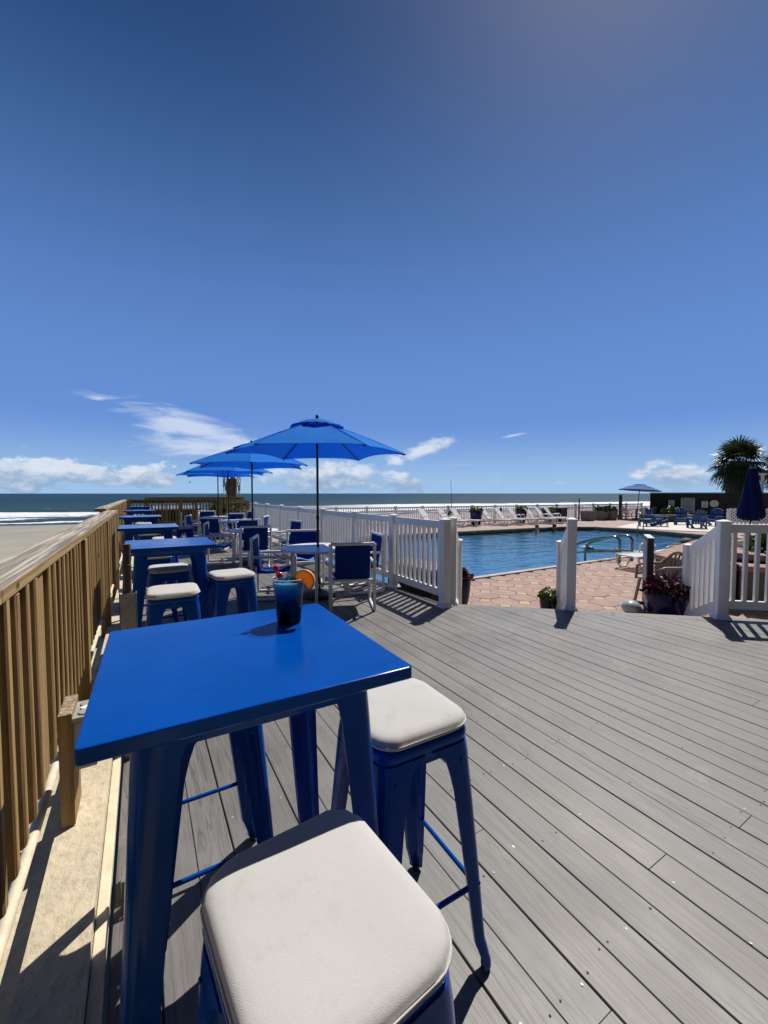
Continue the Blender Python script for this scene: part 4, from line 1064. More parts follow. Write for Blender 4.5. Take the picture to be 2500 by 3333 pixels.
U0 = Vector((3.60, 4.26)); U1 = Vector((4.745, 3.275)); U2 = Vector((5.945, 2.108)); dl = Vector((.65, .62))
stair_rail('white sloping stair rail at the end of the long white fence', tuple(U0), tuple(U0 + dl * .95))
stair_rail('white sloping stair rail standing alone in the middle of the deck opening', tuple(U1), tuple(U1 + dl))
stair_rail('white sloping stair rail next to the big pot of purple leaves', tuple(U2), tuple(U2 + dl))
f = thing('vinyl_fence_short', 'short white vinyl fence continuing past the last stair rail', 'fence', (0, 0, 0))
q = [U2 + Vector((dd.x, dd.y)) * k for k in (0, 1.55, 3.1)]
for a, b in zip(q[:-1], q[1:]): vpanel(f, tuple(a), tuple(b), 1.135, 1.135, .225, .225, 12)
for a in q[1:]: vpost(f, a.x, a.y, 0, 1.178, ga)
# far terrace fence
f = thing('terrace_fence', 'far white picket fence between the pool terrace and the surf', 'fence', (0, 0, 0))
FA, FB = Vector((3.7, 20.6)), Vector((33.0, 16.9)); n_ = 17; fr = MB(); bl = MB()
for i in range(n_ + 1):
    P = FA.lerp(FB, i / n_); vpost(f, P.x, P.y, PZ, PZ + 1.16, 0, False)
    if i < n_:
        Q = FA.lerp(FB, (i + 1) / n_); a3, b3 = Vector((*P, 0)), Vector((*Q, 0)); Z = Vector((0, 0, 1))
        MB().beam(a3 + Z * (PZ + 1.05), b3 + Z * (PZ + 1.05), .05, .08).build('top_rail', 'vinyl', f)
        MB().beam(a3 + Z * (PZ + .12), b3 + Z * (PZ + .12), .05, .08).build('bottom_rail', 'vinyl', f)
        for k_ in range(1, 13):
            c = a3.lerp(b3, k_ / 13); bl.box((c.x, c.y, PZ + .58), (.036, .036, .9))
o = bl.build('baluster_row', 'vinyl', f); o['kind'] = 'stuff'

# ================================================================== PLANTS AND POTS
def leafy(n, r, h, size, flat=.5, droop=.3, seed=1, shape='dome', aspect=.42):
    rnd = random.Random(seed); m = MB()
    for i in range(n):
        a = rnd.uniform(0, 2 * math.pi); rr = r * math.sqrt(rnd.random()); zz = h * rnd.random() ** .7 * (1 - .65 * (rr / r) ** 2)
        c = Vector((math.cos(a) * rr, math.sin(a) * rr, zz)); s = size * rnd.uniform(.6, 1.3)
        d = Vector((math.cos(a + rnd.uniform(-1, 1)), math.sin(a + rnd.uniform(-1, 1)), rnd.uniform(-droop, .9))).normalized()
        u = d.cross(Vector((rnd.uniform(-1, 1), rnd.uniform(-1, 1), rnd.uniform(-.2, 1)))).normalized() * s * aspect; nn_ = d.cross(u).normalized() * s * .16
        m.add([c, c + d * s * .35 + u + nn_, c + d * s * .75 + u * .6 + nn_, c + d * s, c + d * s * .75 - u * .6 + nn_, c + d * s * .35 - u + nn_], ((0, 1, 2, 3), (0, 3, 4, 5)))
    return m
def pot(name, label, loc, r, h, mat, rim=True, group='glazed pots', n=28):
    t = thing(name, label, 'planter', loc, 0, group)
    MB().lathe([(r * .62, 0), (r * .70, .01), (r * .88, h * .4), (r * .98, h * .8), (r, h * .97), (r * 1.0, h), (r * .93, h), (r * .9, h * .9), (r * .88, h * .88)], n).build('pot', mat, t, smooth=50)
    MB().lathe([(r * .9, h * .9), (.01, h * .915)], n, cap0=False).build('soil', 'soil', t)
    return t
def plant(name, label, loc, m, mat, stems=0, seed=3, cat='plant', group=None, r=.1, h=.2):
    t = thing(name, label, cat, loc, 0, group); m.build('leaves', mat, t, recalc=False)
    s = MB(); rnd = random.Random(seed)
    for i in range(max(stems, 4)):
        a = rnd.uniform(0, 6.28); s.tube([(0, 0, -.03), (math.cos(a) * r * .4, math.sin(a) * r * .4, h * .5), (math.cos(a) * r * .8, math.sin(a) * r * .8, h * .85)], .004, 5)
    s.build('stems', mat, t); return t
p = (4.40, 5.05, PZ); pot('glazed_pot', 'cobalt blue glazed pot of red leaves beside the fence end', p, .20, .47, 'pot')
plant('coleus_plant', 'dark red leafy plant in the pot beside the fence end', (p[0], p[1], PZ + .43), leafy(140, .17, .20, .085, seed=2), 'leaf_purple', 7, r=.15, h=.2)
p = (5.32, 4.03, PZ); pot('glazed_pot', 'small dark pot of green herbs beside the middle stair rail', p, .14, .26, 'pot_dark')
plant('herb_plant', 'bright green herb in the small dark pot', (p[0], p[1], PZ + .24), leafy(150, .12, .16, .06, seed=4), 'leaf', 6, r=.1, h=.15)
p = (6.60, 2.98, PZ); pot('glazed_pot', 'large cobalt blue pot of purple leaves beside the last stair rail', p, .30, .42, 'pot')
plant('purple_plant', 'spiky purple foliage plant in the large blue pot', (p[0], p[1], PZ + .38), leafy(420, .27, .26, .12, seed=5, aspect=.2), 'leaf_purple', 12, r=.25, h=.26)
gs = MB().ball((0, 0, .12), .15, 20, 12, (1.05, .9, .72)).ball((.13, -.09, .07), .12, 18, 10, (1.2, .9, .60))
o = gs.build('garden_ornament', 'stone_grey', None, (6.42, 3.40, PZ), (0, 0, .3), smooth=80); md = o.modifiers.new('join', 'REMESH'); md.mode = 'VOXEL'; md.voxel_size = .015; md.use_smooth_shade = True
tag(o, 'smooth pale grey rounded ornament at the foot of the large blue pot', 'ornament')
# far pots along the terrace fence
for k_, (x, y, r, h, mt, lb, lp) in enumerate([(17.0, 18.0, .36, .82, 'pot', 'tall blue pot beside the life ring by the far fence', 'green plant in the tall blue pot near the life ring'),
        (20.6, 17.75, .34, .85, 'pot', 'tall blue pot between two groups of white loungers', 'green plant in the blue pot between the lounger groups'),
        (23.1, 17.65, .40, .72, 'pot', 'blue pot next to the black bin by the far fence', 'green plant in the pot next to the black bin')]):
    pot('tall_glazed_pot', lb, (x, y, PZ), r, h, mt, group='tall blue pots along the far fence')
    plant('potted_shrub', lp, (x, y, PZ + h - .06), leafy(120, r * .85, .26, .16, seed=20 + k_), 'leaf', 6, group='plants in the far pots', r=.2, h=.35)
t = thing('waste_bin', 'square black waste bin by the far fence', 'bin', (24.1, 17.5, PZ)); MB().box((0, 0, .42), (.62, .62, .84)).build('body', 'black', t, bevel=.02); MB().box((0, 0, .87), (.68, .68, .07)).build('lid', 'black', t, bevel=.02)
for k_, (x, y) in enumerate(((26.2, 16.9), (27.6, 16.8), (28.35, 16.6))):
    t = thing('concrete_planter', ('square grey planter standing apart, first from the black bin', 'square grey planter, middle of three by the far fence', 'square grey planter nearest the dark post')[k_], 'planter', (x, y, PZ), 0, 'grey concrete planters')
    MB().loops([rsq(.30, .02, 2, 0), rsq(.36, .02, 2, .66), rsq(.30, .02, 2, .66), rsq(.29, .02, 2, .58)]).build('box', 'concrete', t)
    if k_: plant('planter_shrub', ('', 'dark green shrub in the middle grey planter', 'dark green shrub in the grey planter nearest the dark post')[k_], (x, y, PZ + .58), leafy(120, .34, .38, .20, seed=30 + k_), 'leaf_dark', 5, group='shrubs in the grey planters', r=.2, h=.3)

# ================================================================== POOLSIDE
def lounger(back=52):
    t = thing('pool_lounger', '', 'lounger', group='white resin pool loungers')
    W = .31; sl = MB().box((0, 0, 0), (.60, .085, .022)).mesh('slat', 'resin', bevel=.006, seg=1)
    for i in range(11): link('slat', sl, t, (0, -.05 + i * .112, .345))
    n = 8; b = R(back)
    for i in range(n): link('slat', sl, t, (0, -.12 - (i + .5) * .098 * math.cos(b), .36 + (i + .5) * .098 * math.sin(b)), (-b, 0, 0))
    for s in (-1, 1):
        MB().beam((s * W, -.12, .335), (s * W, 1.14, .335), .035, .07).build('side_rail', 'resin', t, bevel=.008)
        MB().beam((s * W, -.10, .34), (s * W, -.14 - .82 * math.cos(b), .34 + .82 * math.sin(b)), .035, .05).build('back_rail', 'resin', t, bevel=.008)
        MB().tube([(s * W, 1.12, .32), (s * W, 1.06, .12), (s * W, .94, .02), (s * W, .80, .02), (s * W, .70, .12), (s * W, .62, .32)], .027, 8).build('leg', 'resin', t, smooth=60)
        MB().tube([(s * W, .06, .32), (s * W, .02, .12), (s * W, -.06, .02), (s * W, -.22, .02), (s * W, -.32, .12), (s * W, -.36, .34)], .027, 8).build('leg', 'resin', t, smooth=60)
        MB().tube([(s * (W + .03), .30, .33), (s * (W + .03), .28, .52), (s * (W + .03), .20, .57), (s * (W + .03), -.14, .57), (s * (W + .03), -.26, .50)], .022, 8).build('armrest', 'resin', t, smooth=60)
    return t
lg = lounger(); lgu = []
LL_ = [(15.0, 18.1, 'white lounger farthest along behind the long white fence'), (15.9, 18.0, 'white lounger second along behind the long white fence'), (13.8, 18.3, 'white lounger just showing above the fence rail nearest the umbrella pole'),
       (17.8, 17.55, 'white lounger first to the right of the fence end post'), (18.8, 17.4, 'white lounger second to the right of the fence end post'), (19.8, 17.3, 'white lounger third to the right of the fence end post'),
       (21.0, 17.0, 'white lounger just right of the tall blue pot'), (21.85, 16.95, 'white lounger in the middle of the second group'), (22.7, 16.9, 'white lounger next to the black bin')]
for x, y, lb in LL_: place(lg, lgu, (x, y, PZ), R(-157), lb)
lf = lounger(4); lfu = []
place(lf, lfu, (11.2, 5.25, PZ), R(78), 'white lounger laid flat on the pavers beside the pool ladder')
# stainless rails
def grab(label, a, b, group='stainless pool handrails'):
    """pair of rails into the water: a = deck end, b = water end, across = offset of the second rail"""
    t = thing('pool_handrail', label, 'handrail', (a[0], a[1], PZ), 0, group); return t
t = grab('pair of bent steel handrails at the near pool edge', (11.25, 6.30), None)
for dx in (0, .62):
    pts = [(dx, 0.0, 0), (dx, 0, .50)] + [(dx, .16 - .16 * math.cos(R(a)), .50 + .16 * math.sin(R(a))) for a in (20, 45, 70, 95)] + [(dx - .15, .55, .58), (dx - .35, 1.0, .40)] + [(dx - .40, 1.10, .30), (dx - .42, 1.14, .18), (dx - .42, 1.14, -.5)]
    MB().tube(pts, .035, 10).build('rail', 'steel', t, smooth=60); MB().tube([(dx, .02, .26), (dx - .42, 1.12, .14)], .024, 8).build('brace', 'steel', t, smooth=60)
    MB().lathe([(.05, 0), (.05, .012), (.026, .03)], 14, (dx, 0, 0)).build('escutcheon', 'steel', t, smooth=40)
t = grab('single steel handrail leaning into the pool on its far side', (20.7, 10.9), None)
MB().tube([(.9, .05, 0), (.9, .05, .85), (.75, 0, .95), (.2, -.15, .92), (.05, -.2, .85), (-.9, -.55, -.45)], .024, 10).build('rail', 'steel', t, smooth=60); MB().lathe([(.22, 0), (.22, .012), (.026, .03)], 14, (.9, .05, 0)).build('escutcheon', 'steel', t)
t = grab('curved steel handrail of the spa beside the dark wall', (29.3, 12.6), None)
MB().tube([(0, 0, 0), (0, 0, .75), (.06, 0, .86), (.3, -.05, .84), (1.0, -.3, .2), (1.1, -.35, 0)], .024, 10).build('rail', 'steel', t, smooth=60)
# lane line of floats
fl = thing('float_line', 'rope line of white and dark floats across the pool', 'float line', (13.9, 8.7, PZ - .10))
MB().tube([(-.4, .2, .01), (.05, -.9, .0), (.12, -1.7, .0), (.3, -2.4, .01)], .008, 6).build('rope', 'rope', fl)
for k_, (u, mt) in enumerate(((.02, 'buoy_white'), (.10, 'buoy_dark'), (.42, 'buoy_dark'), (.50, 'buoy_white'), (.58, 'buoy_white'), (.66, 'buoy_white'), (.95, 'buoy_white'))):
    P = Vector((-.4, .2, 0)).lerp(Vector((.3, -2.4, 0)), u); MB().ball((P.x, P.y, .02), .10, 12, 8, (.7, 1.4, .7)).build('float', mt, fl, smooth=80)
# life ring, thin pole, dark posts by the far fence
o = MB(); o.loops([[((.30 + .075 * math.cos(2 * math.pi * j / 8)) * math.cos(2 * math.pi * i / 24), .075 * math.sin(2 * math.pi * j / 8), (.30 + .075 * math.cos(2 * math.pi * j / 8)) * math.sin(2 * math.pi * i / 24)) for j in range(8)] for i in range(25)], False, False)
lr = o.build('life_ring', 'ring', None, (15.95, 18.75, PZ + .55), (0, 0, R(-38)), smooth=80); tag(lr, 'dark red life ring hanging by the thin pole on the far fence', 'life ring')
MB().tube([(-.3, .09, .1), (-.1, .09, -.3)], .014, 6).build('rope', 'rope', lr)
tag(MB().tube([(0, 0, 0), (.02, 0, 1.2), (-.05, .02, 2.75)], [.022, .018, .008], 8).build('reach_pole', 'dark_metal', None, (15.95, 19.0, PZ), smooth=50), 'tall thin rescue pole rising above the far fence', 'pole')
t = thing('dark_post', 'dark square post standing on the edge of the terrace by the surf', 'post', (30.3, 17.0, PZ)); MB().box((0, 0, .88), (.17, .17, 1.76)).build('shaft', 'dark_metal', t, bevel=.01); MB().box((0, 0, .15), (.26, .26, .3)).build('foot', 'planter_wall', t, bevel=.01)
tag(MB().tube([(0, 0, 0), (0, 0, 1.5)], .04, 8).build('short_dark_post', 'dark_metal', None, (25.9, 17.35, PZ), smooth=50), 'short dark post rising behind the far fence', 'post')
for k_, (x, lb) in enumerate(((19.6, 'small dark flask hung on the far fence between loungers'), (21.6, 'small dark bag hung on the far fence rail'))):
    tag(MB().ball((0, 0, 0), .11, 10, 8, (.8, .6, 1.4)).build('hanging_bag', 'black', None, (x, 18.55 - .12 * (x - 19.6), PZ + .82), smooth=60), lb, 'bag')
# swimmers resting at the far edge
def swimmer(label, loc, skin, hat, rz, arm):
    t = thing('person', label, 'person', loc, rz)
    vs = [(0, 0, -.35), (0, 0, -.02), (0, 0, .08), (0, .01, .15), (0, .02, .27), (-.17, 0, .02), (-.30, .10, -.06), (-.20, .36, -.02), (-.02, .46, -.0), (.17, 0, .02), (.30, .10, -.06), (.22, .36, -.02), (.05, .46, 0.0)]
    es = [(0, 1), (1, 2), (2, 3), (3, 4), (1, 5), (5, 6), (6, 7), (7, 8), (1, 9), (9, 10), (10, 11), (11, 12)]
    rad = [.16, .14, .06, .075, .085, .065, .05, .038, .03, .065, .05, .038, .03]
    me = bpy.data.meshes.new('body'); me.from_pydata(vs, es, []); o = link('body', me, t); me.materials.append(M[skin])
    sk = o.modifiers.new('skin', 'SKIN'); sd_ = me.skin_vertices[0].data
    for i, r in enumerate(rad): sd_[i].radius = (r, r)
    sd_[0].use_root = True
    ss = o.modifiers.new('sub', 'SUBSURF'); ss.levels = 1; ss.render_levels = 2
    MB().ball((0, -.02, .285), .108, 14, 10, (.95, 1.0, .95)).build('hair', hat, t, smooth=80)
    if arm: MB().box((.25, .1, .03), (.16, .2, .1)).build('shirt', 'white_cloth', t, bevel=.03)
    MB().tube([(0, .13, .21), (0, .15, .19)], .014, 6).build('nose', skin, t)
    return t
swimmer('person in a greenish cap resting arms on the far pool edge', (17.55, 14.12, PZ - .13), 'skin', 'cap_green', R(15), True)
swimmer('dark-haired person in the water at the far pool edge', (18.75, 13.98, PZ - .12), 'skin2', 'hair', R(35), False)

# ================================================================== DARK WALL AND THE CORNER BEYOND
W0_, W1_ = Vector((32.2, 15.9)), Vector((37.5, 6.2))
wd = (W1_ - W0_).normalized(); wa = math.atan2(wd.y, wd.x); wn = Vector((wd.y, -wd.x)); wn = wn if wn.dot(-W0_) > 0 else -wn
wl = thing('dark_wall', 'long dark grey rendered wall carrying the pool signs', 'wall', (W0_.x, W0_.y, PZ), wa)
Lw = 16.0; MB().box((Lw / 2, .15 if wn.dot(Vector((-wd.y, wd.x))) < 0 else -.15, .93), (Lw, .3, 1.88)).build('wall_face', 'wall', wl, bevel=.01)
MB().box((Lw / 2, 0, 1.90), (Lw + .1, .5, .05)).build('coping', 'wall', wl, bevel=.01)
def on_wall(u, z, off=.17): 
    P = W0_ + wd * u + wn * off; return (P.x, P.y, z)
fa = math.atan2(wn.y, wn.x) + math.pi / 2
def wall_pt(uu):                                         # distance along the wall for a plan direction az (deg)
    d = Vector((math.sin(R(uu)), math.cos(R(uu)))); 
    det = d.x * (-wd.y) + d.y * wd.x; s = (W0_.x * (-wd.y) + W0_.y * wd.x) / det; P = d * s; return (P - W0_).dot(wd)
def sign(label, uu, z, w, h, mat, rows, name='pool_sign', big=False):
    t = thing(name, label, 'sign', on_wall(wall_pt(uu), z), fa, 'signs on the dark wall')
    MB().box((0, 0, 0), (w, .02, h)).build('panel', mat, t, bevel=.004)
    for (x, zz, ww, hh, mm) in rows: MB().box((x * w, -.0125, zz * h), (ww * w, .003, hh * h)).build('print', mm, t)
    return t
def text(par, s, size, loc, mat='ink', rz=0):
    cu = bpy.data.curves.new('lettering', 'FONT'); cu.body = s; cu.size = size; cu.align_x = 'CENTER'; cu.align_y = 'CENTER'; cu.extrude = .001
    o = bpy.data.objects.new('tmp', cu); col.objects.link(o); me = bpy.data.meshes.new_from_object(o.evaluated_get(bpy.context.evaluated_depsgraph_get())); bpy.data.objects.remove(o); me.materials.clear(); me.materials.append(M[mat]); return link('lettering', me, par, loc, (R(90), 0, rz))
small = [(0, .36, .7, .07, 'ink'), (0, .22, .35, .05, 'ink'), (-.18, .02, .16, .1, 'ink'), (.18, .02, .16, .1, 'ink'), (0, -.12, .2, .1, 'ink'), (-.18, -.25, .16, .1, 'ink'), (.18, -.25, .16, .1, 'ink'), (0, -.40, .6, .05, 'ink')]
t = sign('small white sign on the dark wall, nearest the striped umbrella', 65.75, .80, .34, .44, 'sign_white', small)
t = sign('large pale green pool rules board on the dark wall', 67.25, .66, .80, 1.06, 'sign', [(0, .43, .86, .07, 'ink'), (0, .32, .8, .02, 'ink'), (0, .27, .7, .02, 'ink')] + [(0, .20 - .06 * i, (.8, .5, .7, .55, .8, .6, .75, .7)[i], .018, 'ink') for i in range(8)] + [(0, -.30, .96, .012, 'ink'), (-.18, -.39, .07, .13, 'ink'), (.18, -.37, .45, .03, 'ink'), (.18, -.43, .40, .03, 'ink')])
text(t, 'POOL RULES', .085, (0, -.016, .455), 'sign_white')
t = sign('small white sign on the dark wall, beside the clock', 68.75, .74, .35, .46, 'sign_white', small)
ck = thing('wall_clock', 'round pale wall clock on the dark wall', 'clock', on_wall(wall_pt(69.55), .80), fa)
MB().lathe([(.24, 0), (.24, .03), (.215, .035), (.21, .026), (.01, .026)], 32).build('case', 'sign_white', ck, rot=(R(90), 0, 0), smooth=40)
for i in range(12): MB().box((.17 * math.sin(R(30 * i)), -.03, .17 * math.cos(R(30 * i))), (.014, .004, .035), 0, 0, R(30 * i)).build('hour_mark', 'ink', ck)
MB().beam((0, -.033, 0), (0, -.033, .15), .012, .004, (0, 1, 0)).build('minute_hand', 'ink', ck); MB().beam((0, -.034, 0), (-.10, -.034, .0), .014, .004, (0, 1, 0)).build('hour_hand', 'ink', ck)
# white shell bed and adirondack chairs
sb = MB(); sb.prism([(22.0, 12.6), (26.6, 13.9), (30.6, 13.0), (32.2, 8.6), (28.6, 6.6), (23.6, 8.4), (22.6, 10.2)], PZ - .02, PZ + .03)
o = sb.build('shell_bed', 'shell'); tag(o, 'bed of white crushed shells around the blue armchairs', 'shell bed'); o['kind'] = 'stuff'
def adirondack():
    t = thing('adirondack_chair', '', 'chair', group='blue adirondack chairs on the shell bed')
    for i in range(5): MB().box((0, .26 - i * .105, .36 - i * .032), (.54, .095, .022), 0, R(17)).build('seat_slat', 'adir', t, bevel=.006, seg=1)
    for i in range(5):
        x = (i - 2) * .112; h = .84 - .035 * abs(i - 2) ** 1.6
        MB().beam((x, -.20, .20), (x * 1.12, -.20 - h * .34, .20 + h * .94), .092, .022, (0, 1, .3)).build('back_slat', 'adir', t, bevel=.008, seg=1)
    for z, y, w in ((.38, -.285, .56), (.74, -.42, .60)): MB().box((0, y, z), (w, .03, .08), 0, R(-18)).build('back_brace', 'adir', t, bevel=.006, seg=1)
    for s in (-1, 1):
        MB().beam((s * .28, .30, .27), (s * .28, -.50, .03), .028, .12).build('side_rail', 'adir', t, bevel=.006, seg=1)
        MB().beam((s * .31, .30, .0), (s * .31, .30, .52), .11, .03, (0, 1, 0)).build('front_leg', 'adir', t, bevel=.006, seg=1)
        MB().beam((s * .35, .36, .545), (s * .34, -.36, .535), .14, .024).build('armrest', 'adir', t, bevel=.008, seg=1)
        MB().beam((s * .31, -.30, .0), (s * .31, -.34, .52), .07, .03, (0, 1, 0)).build('rear_leg', 'adir', t, bevel=.006, seg=1)
    MB().box((0, .30, .31), (.58, .025, .10)).build('front_apron', 'adir', t, bevel=.006, seg=1)
    return t
ad = adirondack(); adu = []
for x, y, az, lb in ((25.0, 11.75, 150, 'blue adirondack chair turned in profile, nearest the far handrail'), (26.3, 12.7, 175, 'blue adirondack chair behind the one in profile'),
                     (27.4, 11.75, 238, 'blue adirondack chair facing the viewer, in the middle of the group'), (25.3, 10.15, 50, 'blue adirondack chair seen from behind with light through its slats'),
                     (27.7, 10.35, 275, 'blue adirondack chair closest to the white lattice')):
    place(ad, adu, (x, y, PZ + .03), R(-az), lb)
o = MB().beam((23.9, 12.2, PZ + .42), (25.1, 11.9, PZ + .42), .5, .03).build('side_table_top', 'adir'); tag(o, 'low blue side table beside the far handrail', 'side table')
for x, y in ((24.0, 12.0), (24.0, 12.35), (25.0, 11.75), (25.0, 12.1)): MB().box((x, y, PZ + .2), (.06, .06, .42)).build('leg', 'adir', o)
# dining set under the striped umbrella
def resin_chair():
    t = thing('resin_chair', '', 'chair', group='tan resin dining chairs')
    MB().box((0, .02, .42), (.44, .44, .03)).build('seat', 'tan_plastic', t, bevel=.012)
    for sx in (-1, 1):
        for sy, k_ in ((1, .04), (-1, -.05)): MB().beam((sx * .20, sy * .20, .42), (sx * .25, sy * .25, 0), .05, .035, (0, 1, 0)).build('leg', 'tan_plastic', t, bevel=.008, seg=1)
        MB().tube([(sx * .25, .24, .40), (sx * .26, .22, .62), (sx * .26, .10, .66), (sx * .25, -.18, .66), (sx * .23, -.27, .74)], .022, 8).build('armrest', 'tan_plastic', t, smooth=60)
    pts = [(.25 * math.cos(R(a)), -.24 - .10 * math.sin(R(a)), .64 + .24 * math.sin(R(a))) for a in range(0, 181, 20)]
    MB().tube(pts, .022, 8).build('back_hoop', 'tan_plastic', t, smooth=60)
    for i in range(5):
        x = (i - 2) * .085; zz = .64 + .24 * math.sqrt(max(0, 1 - (x / .25) ** 2)); MB().beam((x * .8, -.21, .43), (x, -.24 - .1 * (zz - .64) / .24, zz), .035, .012, (0, 1, 0)).build('back_slat', 'tan_plastic', t)
    return t
rc = resin_chair(); rcu = []
for x, y, az, lb in ((29.9, 16.3, 120, 'tan resin chair leftmost at the striped umbrella'), (30.2, 15.5, 20, 'tan resin chair seen from behind, left of the striped umbrella pole'), (31.2, 15.35, 5, 'tan resin chair seen from behind, right of the striped umbrella pole'), (31.9, 15.7, 290, 'tan resin chair by the dark wall at the striped umbrella')):
    place(rc, rcu, (x, y, PZ), R(-az), lb)
t = thing('dining_table', 'dark round table under the striped umbrella', 'table', (31.0, 16.2, PZ)); MB().lathe([(.5, .70), (.55, .70), (.55, .73), (.02, .735)], 28).build('table_top', 'dark_metal', t, smooth=40); MB().tube([(0, 0, .7), (0, 0, .05)], .05, 10).build('pedestal', 'dark_metal', t); MB().lathe([(.3, 0), (.3, .04), (.05, .08)], 20).build('foot', 'dark_metal', t)
t = thing('striped_umbrella', 'blue striped tiered umbrella tilted beside the dark wall', 'umbrella', (31.0, 16.2, PZ))
t.rotation_euler = (R(2), R(4), 0)
MB().tube([(0, 0, 0), (0, 0, 2.55)], .024, 10).build('pole', 'dark_metal', t, smooth=50)
for k_, (r0, r1, z0, z1, mt) in enumerate(((.04, .42, 2.60, 2.50, 'stripe'), (.30, .92, 2.46, 2.30, 'stripe_dark'), (.32, .60, 2.475, 2.40, 'stripe'), (.80, 1.42, 2.28, 2.10, 'stripe_dark'), (.84, 1.12, 2.295, 2.21, 'stripe'))):
    MB().loops([[(r * math.cos(2 * math.pi * j / 8 + .2), r * math.sin(2 * math.pi * j / 8 + .2), z) for j in range(8)] for r, z in ((r0, z0), (r1, z1), (r1 * .99, z1 - .02), (r0, z0 - .02))], False, False).build('canopy_tier', mt, t)
# planted bed at the wall foot with a pale rim
t = thing('wall_shrub', 'dark green shrub at the foot of the dark wall by the striped umbrella', 'shrub', (31.3, 14.0, PZ)); leafy(520, .95, .95, .20, seed=50).build('foliage', 'leaf_dark', t, recalc=False); leafy(160, .85, 1.0, .18, seed=51).build('lit_leaves', 'leaf', t, recalc=False)  # lighter leaf colour stands in for sunlight on the upper leaves
t = thing('raised_bed', 'low dark raised bed with a pale rim before the dark wall', 'planter', (0, 0, 0))
pts = [(28.4, 14.6), (28.9, 13.4), (29.6, 12.9), (30.8, 12.5)]
for a, b in zip(pts[:-1], pts[1:]):
    MB().beam((*a, PZ + .22), (*b, PZ + .22), .25, .44).build('bed_wall', 'rock', t, bevel=.02); MB().beam((*a, PZ + .465), (*b, PZ + .465), .32, .05).build('rim', 'concrete', t, bevel=.01)
# white lattice screen and its notice
lt = thing('lattice_screen', 'white scalloped lattice screen behind the closed umbrella', 'screen', (25.2, 8.75, PZ), R(-62))
Ll, Hl = 4.2, 1.02
MB().beam((0, 0, Hl), (Ll, 0, Hl), .06, .05).build('top_bar', 'resin', lt); MB().beam((0, 0, .05), (Ll, 0, .05), .06, .06).build('bottom_bar', 'resin', lt)
for x in (0, 1.05, 2.1, 3.15, Ll): MB().beam((x, 0, 0), (x, 0, Hl + .05), .12, .08, (0, 1, 0)).build('stile', 'resin', lt)
ls = MB()
for i in range(-7, 31):
    for sg in (1, -1):
        x0 = i * .15; pts_ = [(x0, .05), (x0 + .97, 1.02)] if sg > 0 else [(x0 + .97, .05), (x0, 1.02)]
        (xa, za), (xb, zb) = pts_
        # clip to the panel
        def cl(xa, za, xb, zb):
            if xb < xa: xa, za, xb, zb = xb, zb, xa, za
            if xb <= 0 or xa >= Ll: return None
            if xa < 0: za += (zb - za) * (0 - xa) / (xb - xa); xa = 0
            if xb > Ll: zb = za + (zb - za) * (Ll - xa) / (xb - xa); xb = Ll
            return xa, za, xb, zb
        q = cl(xa, za, xb, zb)
        if q and abs(q[2] - q[0]) > .03: ls.beam((q[0], -.012 * sg, q[1]), (q[2], -.012 * sg, q[3]), .045, .012, (0, 1, 0))
o = ls.build('lattice_strips', 'resin', lt); o['kind'] = 'stuff'
sc_ = MB()
for i in range(28): sc_.ball((.075 + i * .15, 0, Hl + .05), .07, 8, 6, (1, .35, .8))
o = sc_.build('scallops', 'resin', lt, smooth=60); o['kind'] = 'stuff'
for i in range(7): MB().ball((-.05, 0, .12 + i * .15), .075, 8, 6, (.8, .4, 1)).build('side_scallop', 'resin', lt, smooth=60)
t = thing('notice_board', 'small pale notice with dark text hung on the white lattice', 'sign', (26.3, 6.55, PZ + .62), R(-62)); MB().box((0, -.06, 0), (.42, .02, .62)).build('panel', 'sign_white', t, bevel=.01)
for zz, w in ((.2, .2), (.13, .16), (-.06, .3), (-.12, .3), (-.18, .26), (-.25, .3)): MB().box((0, -.073, zz), (w, .003, .03)).build('print', 'ink', t)
# closed umbrella
t = thing('closed_umbrella', 'folded navy blue umbrella before the white lattice', 'umbrella', (23.45, 7.35, PZ)); MB().tube([(0, 0, 0), (0, 0, 3.0)], .028, 10).build('pole', 'dark_metal', t, smooth=50)
m = MB(); L = []
for z, r in ((2.98, .12), (2.80, .18), (2.2, .30), (1.6, .37), (1.30, .42), (1.22, .46), (.80, .48), (.72, .44)):
    L.append([((r * (1 + .16 * math.cos(6 * a + z * 2) + .05 * math.sin(13 * a + 5 * z))) * math.cos(a) * .9, (r * (1 + .16 * math.cos(6 * a + z * 2))) * math.sin(a) * .9, z + (.06 * math.sin(4 * a + 1) if z < .9 else 0)) for a in [2 * math.pi * j / 48 for j in range(48)]])
m.loops(L).build('folded_canopy', 'canopy_navy', t, smooth=70)
MB().lathe([(.13, 0), (.12, .05)], 16, (0, 0, 2.97)).build('cap', 'concrete', t)
